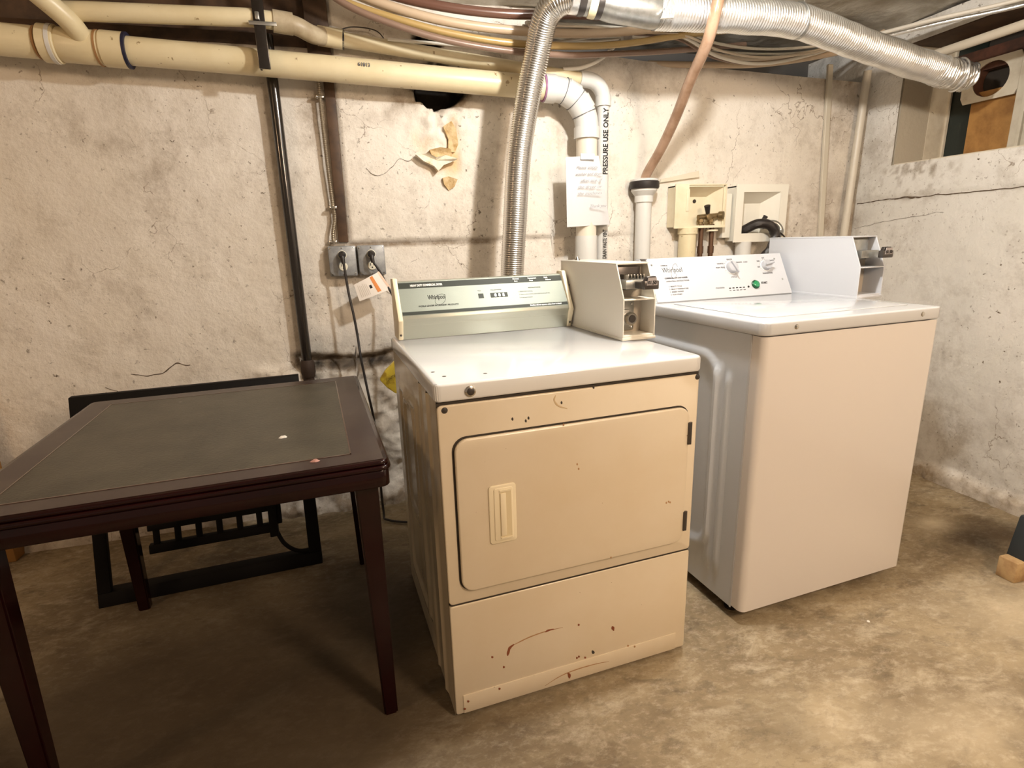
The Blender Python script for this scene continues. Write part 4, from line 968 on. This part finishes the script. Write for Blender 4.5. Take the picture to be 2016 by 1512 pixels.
# ---------------------------------------------------------------- paper note
bm = B(); nu, nv = 16, 20; G = []
c00, c10, c11, c01 = Vector((.806, -.178, 1.238)), Vector((1.028, -.150, 1.246)), Vector((.950, -.180, 1.530)), Vector((.798, -.185, 1.522))
cr = Vector((.975, -.176, 1.445))
for j in range(nv+1):
    v = j/nv; row = []
    L0 = c00.lerp(c01, v)
    R0 = c10.lerp(cr, min(1, v/.70)) if v < .70 else cr.lerp(c11, (v-.70)/.30)
    for i in range(nu+1):
        u = i/nu; p = L0.lerp(R0, u); p.y += -.006*math.sin(u*PI)+.012*ss(.8, 1, u)*(1-v); row.append(p)
    G.append(row)
V_ = [[(bm.verts.new(p), bm.verts.new(p+Vector((0, .0006, 0)))) for p in r] for r in G]
for j in range(nv):
    for i in range(nu):
        a, b_, c, d = V_[j][i], V_[j][i+1], V_[j+1][i+1], V_[j+1][i]
        bm.faces.new((a[0], b_[0], c[0], d[0])); bm.faces.new((a[1], d[1], c[1], b_[1]))
Pn = thing('paper_note', 'white handwritten note taped to the vertical drain pipe', 'note')
sh = obj('sheet', bm, M_paper, Pn)
pen = mat('pencil', (.30, .30, .32), .6)
for k, (s, x, w) in enumerate((('Please empty', .842, .10), ('washer and dryer', .838, .125), ('after use. If', .862, .10), ('the dryer or', .850, .11), ('the machines', .850, .11), ('', 0, 0), ('Thank you', .905, .075))):
    if s: text('handwriting', s, .017, frame_m((x, -.1925, 1.475-.0262*k), (1, 0, .02), (0, 0, 1)), pen, sh, shear=.3, width=w, ext=.0003)
bm = B(); box(bm, .862, .925, -.1965, -.188, 1.512, 1.536, .001); obj('tape', bm, mat('clear_tape_white', (.74, .74, .72), .25), sh)

# yellow packet
Yp = B(); pts = [(-.048, .662), (-.020, .700), (.020, .735), (.05, .70), (.05, .60), (.01, .60), (-.02, .625)]
prism(Yp, pts, 'y', -.315, -.285, .006, 2)
for v in Yp.verts: v.co.y += .012*noise.noise(v.co*25)
o = obj('yellow_packet', Yp, M_yellow); tag(o, 'crumpled yellow packet wedged between dryer and wall', 'packet')
text(T, 'CAUTION', .013, frame_m((-.020, -.3225, .655), (.8, 0, .45), (-.45, 0, .8)), M_ink, o)

# ---------------------------------------------------------------- ducts
def corr(path, r, amp, pitch_, n=32, wob=0.0, crush=None):
    bm = B(); P = resample(spline(path, 16), pitch_/4)
    def rf(s, i, a):
        rr = r+amp*math.cos(i*PI/2)
        if wob: rr += wob*noise.noise(Vector((s*14, math.cos(a)*1.3, math.sin(a)*1.3)))
        if crush: rr += crush(s, a)
        return rr
    tube(bm, P, r, n, rf=rf); return bm
Vd = thing('vertical_duct', 'shiny ribbed metal duct rising behind the dryer console', 'duct')
obj('duct_body', corr([(.50, -.36, .25), (.505, -.32, .60), (.517, -.30, 1.00), (.535, -.30, 1.25), (.560, -.295, 1.5), (.594, -.31, 1.70), (.625, -.345, 1.86), (.640, -.40, 1.955), (.668, -.445, 1.99), (.715, -.475, 2.00)], .047, .0016, .0085), M_foil_v, Vd, ang=3.2)
Hd = thing('foil_duct', 'silver foil duct crossing under the ceiling and dropping to the window', 'duct')
for a, b_, r, m, nm in ((.700, .740, .052, M_foil, 'crimped_end'), (.735, .755, .056, M_gun, 'clamp'), (.755, .775, .053, M_steel, 'collar'), (.775, .800, .057, M_collar, 'sealing_band'), (.800, .815, .056, M_gun, 'clamp'), (.815, 1.04, .0555, M_steel, 'rigid_collar')):
    bm = B(); yy = lambda x: -.475-.03*ss(.7, .9, x); zz = lambda x: 2.0-.035*ss(.72, .95, x)
    tube(bm, [(a, yy(a), zz(a)), (a+.15*(b_-a), yy(a+.15*(b_-a)), zz(a+.15*(b_-a))), (b_-.15*(b_-a), yy(b_), zz(b_)), (b_, yy(b_), zz(b_))], r, 30, rf=lambda s, i, t, r=r: r if 0 < i < 3 else r-.003); obj(nm, bm, m, Hd)
obj('duct_body', corr([(1.02, -.505, 1.966), (1.15, -.505, 1.970), (1.33, -.505, 1.975), (1.52, -.50, 1.980), (1.66, -.495, 1.975), (1.80, -.485, 1.955), (1.95, -.475, 1.928), (2.15, -.47, 1.892), (2.35, -.46, 1.862), (2.46, -.47, 1.838), (2.56, -.49, 1.822)], .0560, .0028, .0115, 34, .004,
    crush=lambda s, a: .010*ss(1.33, 1.45, s)*noise.noise(Vector((s*40, a*2, 3)))), M_foil, Hd, ang=3.2)
bm = B(); tube(bm, [Vector((1.635, -.50, 1.978))+Vector((-.03*math.cos(t)*0-.012*math.sin(t), .060*math.cos(t), .060*math.sin(t))) for t in [2*PI*k/28 for k in range(29)]], .0035, 8); obj('hanger_strap', bm, M_steel, Hd)
bm = B(); tube(bm, [(1.655, -.50, 2.035), (1.66, -.50, 2.125)], .003, 8); obj('hanger_wire', bm, M_steel, Hd)
bm = B(); tube(bm, [Vector((2.50, -.48, 1.832))+Vector((.012*math.cos(t), .062*math.cos(t+.2), .064*math.sin(t+.2))) for t in [2*PI*k/24 for k in range(20)]], .004, 8, wob=.5); obj('torn_foil_edge', bm, M_foil, Hd)
# foil tab near collar
bm = B(); prism(bm, [(1.005, 1.92), (1.045, 2.00), (1.06, 2.00), (1.055, 1.925)], 'y', -.575, -.566, .001, 1); obj('tape_strip', bm, M_foil, Hd)

# ---------------------------------------------------------------- hoses and cables under the ceiling
def line(name, pts, r, m, label, cat='hose', group=None):
    bm = B(); tube(bm, spline(pts, 12), r, 12); o = obj(name, bm, m); tag(o, label, cat, group); return o
line('flexible_hose', [(-.02, -.20, 2.10), (.14, -.215, 2.055), (.34, -.235, 2.025), (.56, -.25, 2.015), (.80, -.25, 2.03), (1.05, -.22, 2.045), (1.5, -.20, 2.06)], .0170, M_hb[0], 'dark red-brown hose, topmost of the hoses left of the duct', group=None)
line('flexible_hose', [(-.10, -.22, 2.09), (.05, -.225, 2.035), (.24, -.235, 1.990), (.45, -.24, 1.968), (.70, -.24, 1.965), (.95, -.22, 1.985), (1.3, -.225, 2.03), (1.7, -.24, 2.09)], .0165, M_hb[1], 'tan hose drooping second from the top, left of the duct')
line('flexible_hose', [(-.20, -.24, 2.10), (-.06, -.245, 2.020), (.11, -.25, 1.975), (.31, -.25, 1.938), (.54, -.25, 1.918), (.80, -.235, 1.925), (1.05, -.21, 1.955), (1.35, -.20, 2.01), (1.7, -.19, 2.06)], .0130, M_hb[2], 'ochre hose in the middle of the drooping bundle')
line('flexible_hose', [(-.12, -.175, 2.10), (.10, -.18, 2.03), (.30, -.19, 2.0), (.55, -.195, 1.985), (.8, -.19, 1.99), (1.05, -.17, 2.02)], .0125, M_hb[3], 'beige hose partly hidden behind the ochre one')
line('flexible_hose', [(-.16, -.265, 2.07), (-.05, -.27, 2.000), (.08, -.27, 1.955), (.28, -.265, 1.912), (.52, -.255, 1.890), (.78, -.225, 1.895), (1.02, -.18, 1.925), (1.3, -.13, 1.965), (1.7, -.10, 2.02)], .0120, M_hb[4], 'brown hose, lowest of the drooping bundle')
line('flexible_hose', [(1.28, .02, 1.955), (1.55, -.02, 1.952), (1.80, -.06, 1.955), (2.02, -.12, 1.975), (2.22, -.18, 2.01), (2.35, -.22, 2.07)], .014, M_hb[1], 'pinkish brown hose sagging below the foil duct near the corner')
for k, (z, dz, m) in enumerate(((2.00, .00, M_wire), (2.005, -.035, M_wire), (2.01, -.055, M_hb[3]), (2.00, -.075, M_hb[4]), (2.01, -.015, M_wire), (2.005, -.09, M_wire), (1.99, -.045, M_hb[3]))):
    yk = -.10-.018*k
    line('ceiling_cable', [(.62, yk-.05, z-.01), (.90, yk-.02, z-.015+.004*k), (1.10, yk, z+.01), (1.32, yk, z+.025+dz*.3), (1.52, yk+.02, z+dz*.7), (1.75, yk+.03, z+dz*.8-.005), (2.02, yk+.02, z+dz*.4+.01), (2.3, yk, z+.06)], .0048+.001*(k % 3), m,
         'thin cable in the loose bunch sagging behind the foil duct', 'cable', 'cables sagging behind the foil duct')
line('ceiling_cable', [(.10, -.12, 1.945), (.30, -.13, 1.938), (.50, -.14, 1.934), (.66, -.15, 1.944), (.80, -.16, 1.965), (1.0, -.17, 2.0), (1.2, -.17, 2.03)], .006, M_wire, 'white cable running just above the thin cream pipe', 'cable')
line('ceiling_cable', [(.82, -.10, 1.880), (.90, -.12, 1.885), (.98, -.14, 1.92), (1.06, -.155, 1.985), (1.16, -.16, 2.03), (1.3, -.17, 2.06)], .008, M_wire, 'white flat cable curving up from the pipe elbow to the plastic clip', 'cable')
line('black_wire', [(-.10, -.055, 1.975), (-.03, -.06, 1.998), (.06, -.06, 1.992), (.10, -.06, 1.955)], .0022, M_dark, 'thin black wire arching over the thin cream pipe', 'wire')
bm = B(); box(bm, 1.055, 1.095, -.185, -.150, 1.975, 2.025, .004); o = obj('cable_clip', bm, M_pvc_w); tag(o, 'white plastic clip gathering the cables right of the duct', 'clip')
# pipes and cables at top right under the ceiling
line('ceiling_pipe', [(2.47, -.20, 1.935), (2.472, -.40, 1.937), (2.475, -.7, 1.94), (2.48, -1.2, 1.945)], .019, mat('dusty_pipe', (.56, .50, .40), .5), 'dusty pale pipe above the window at the right', 'pipe')
line('ceiling_cable', [(2.26, -.10, 2.065), (2.29, -.26, 2.050), (2.36, -.45, 2.045), (2.47, -.66, 2.04), (2.6, -.95, 2.04)], .008, M_wire, 'pale cable under the ceiling, left of the pair at top right', 'cable')
line('ceiling_cable', [(2.29, -.12, 2.055), (2.33, -.28, 2.040), (2.41, -.47, 2.035), (2.52, -.66, 2.03), (2.6, -.90, 2.03)], .009, M_foil, 'silvery cable under the ceiling, right of the pair at top right', 'cable')

# ---------------------------------------------------------------- odd things on the floor
Lg = thing('furniture_leg', 'pale wood foot under a dark sleeve at the right edge of the floor', 'leg', (2.012, -1.345, 0))
bm = B(); box(bm, -.035, .045, -.03, .03, 0, .075, .004); obj('foot_block', bm, M_paleleg, Lg)
bm = B(); prism(bm, [(0.0, .06), (.07, .06), (.09, .22), (.03, .22)], 'y', -.034, .034, .008, 2); obj('sleeve', bm, M_navy, Lg)
for x, y, r in ((1.02, -1.83, .006), (.72, -2.0, .005), (1.35, -1.38, .005), (-.12, -.62, .006)):
    bm = B(); lathe(bm, (x, y, 0), (0, 0, 1), [(r, 0), (r*.8, .002), (r*.3, .003)], 7); o = obj('floor_speck', bm, M_chip)
    tag(o, {1.02: 'tiny white speck on the open floor in front of the washer', .72: 'tiny white speck on the floor near the bottom of the picture', 1.35: 'tiny white speck on the floor just under the washer front', -.12: 'tiny white speck on the floor behind the right table legs'}[x], 'debris')
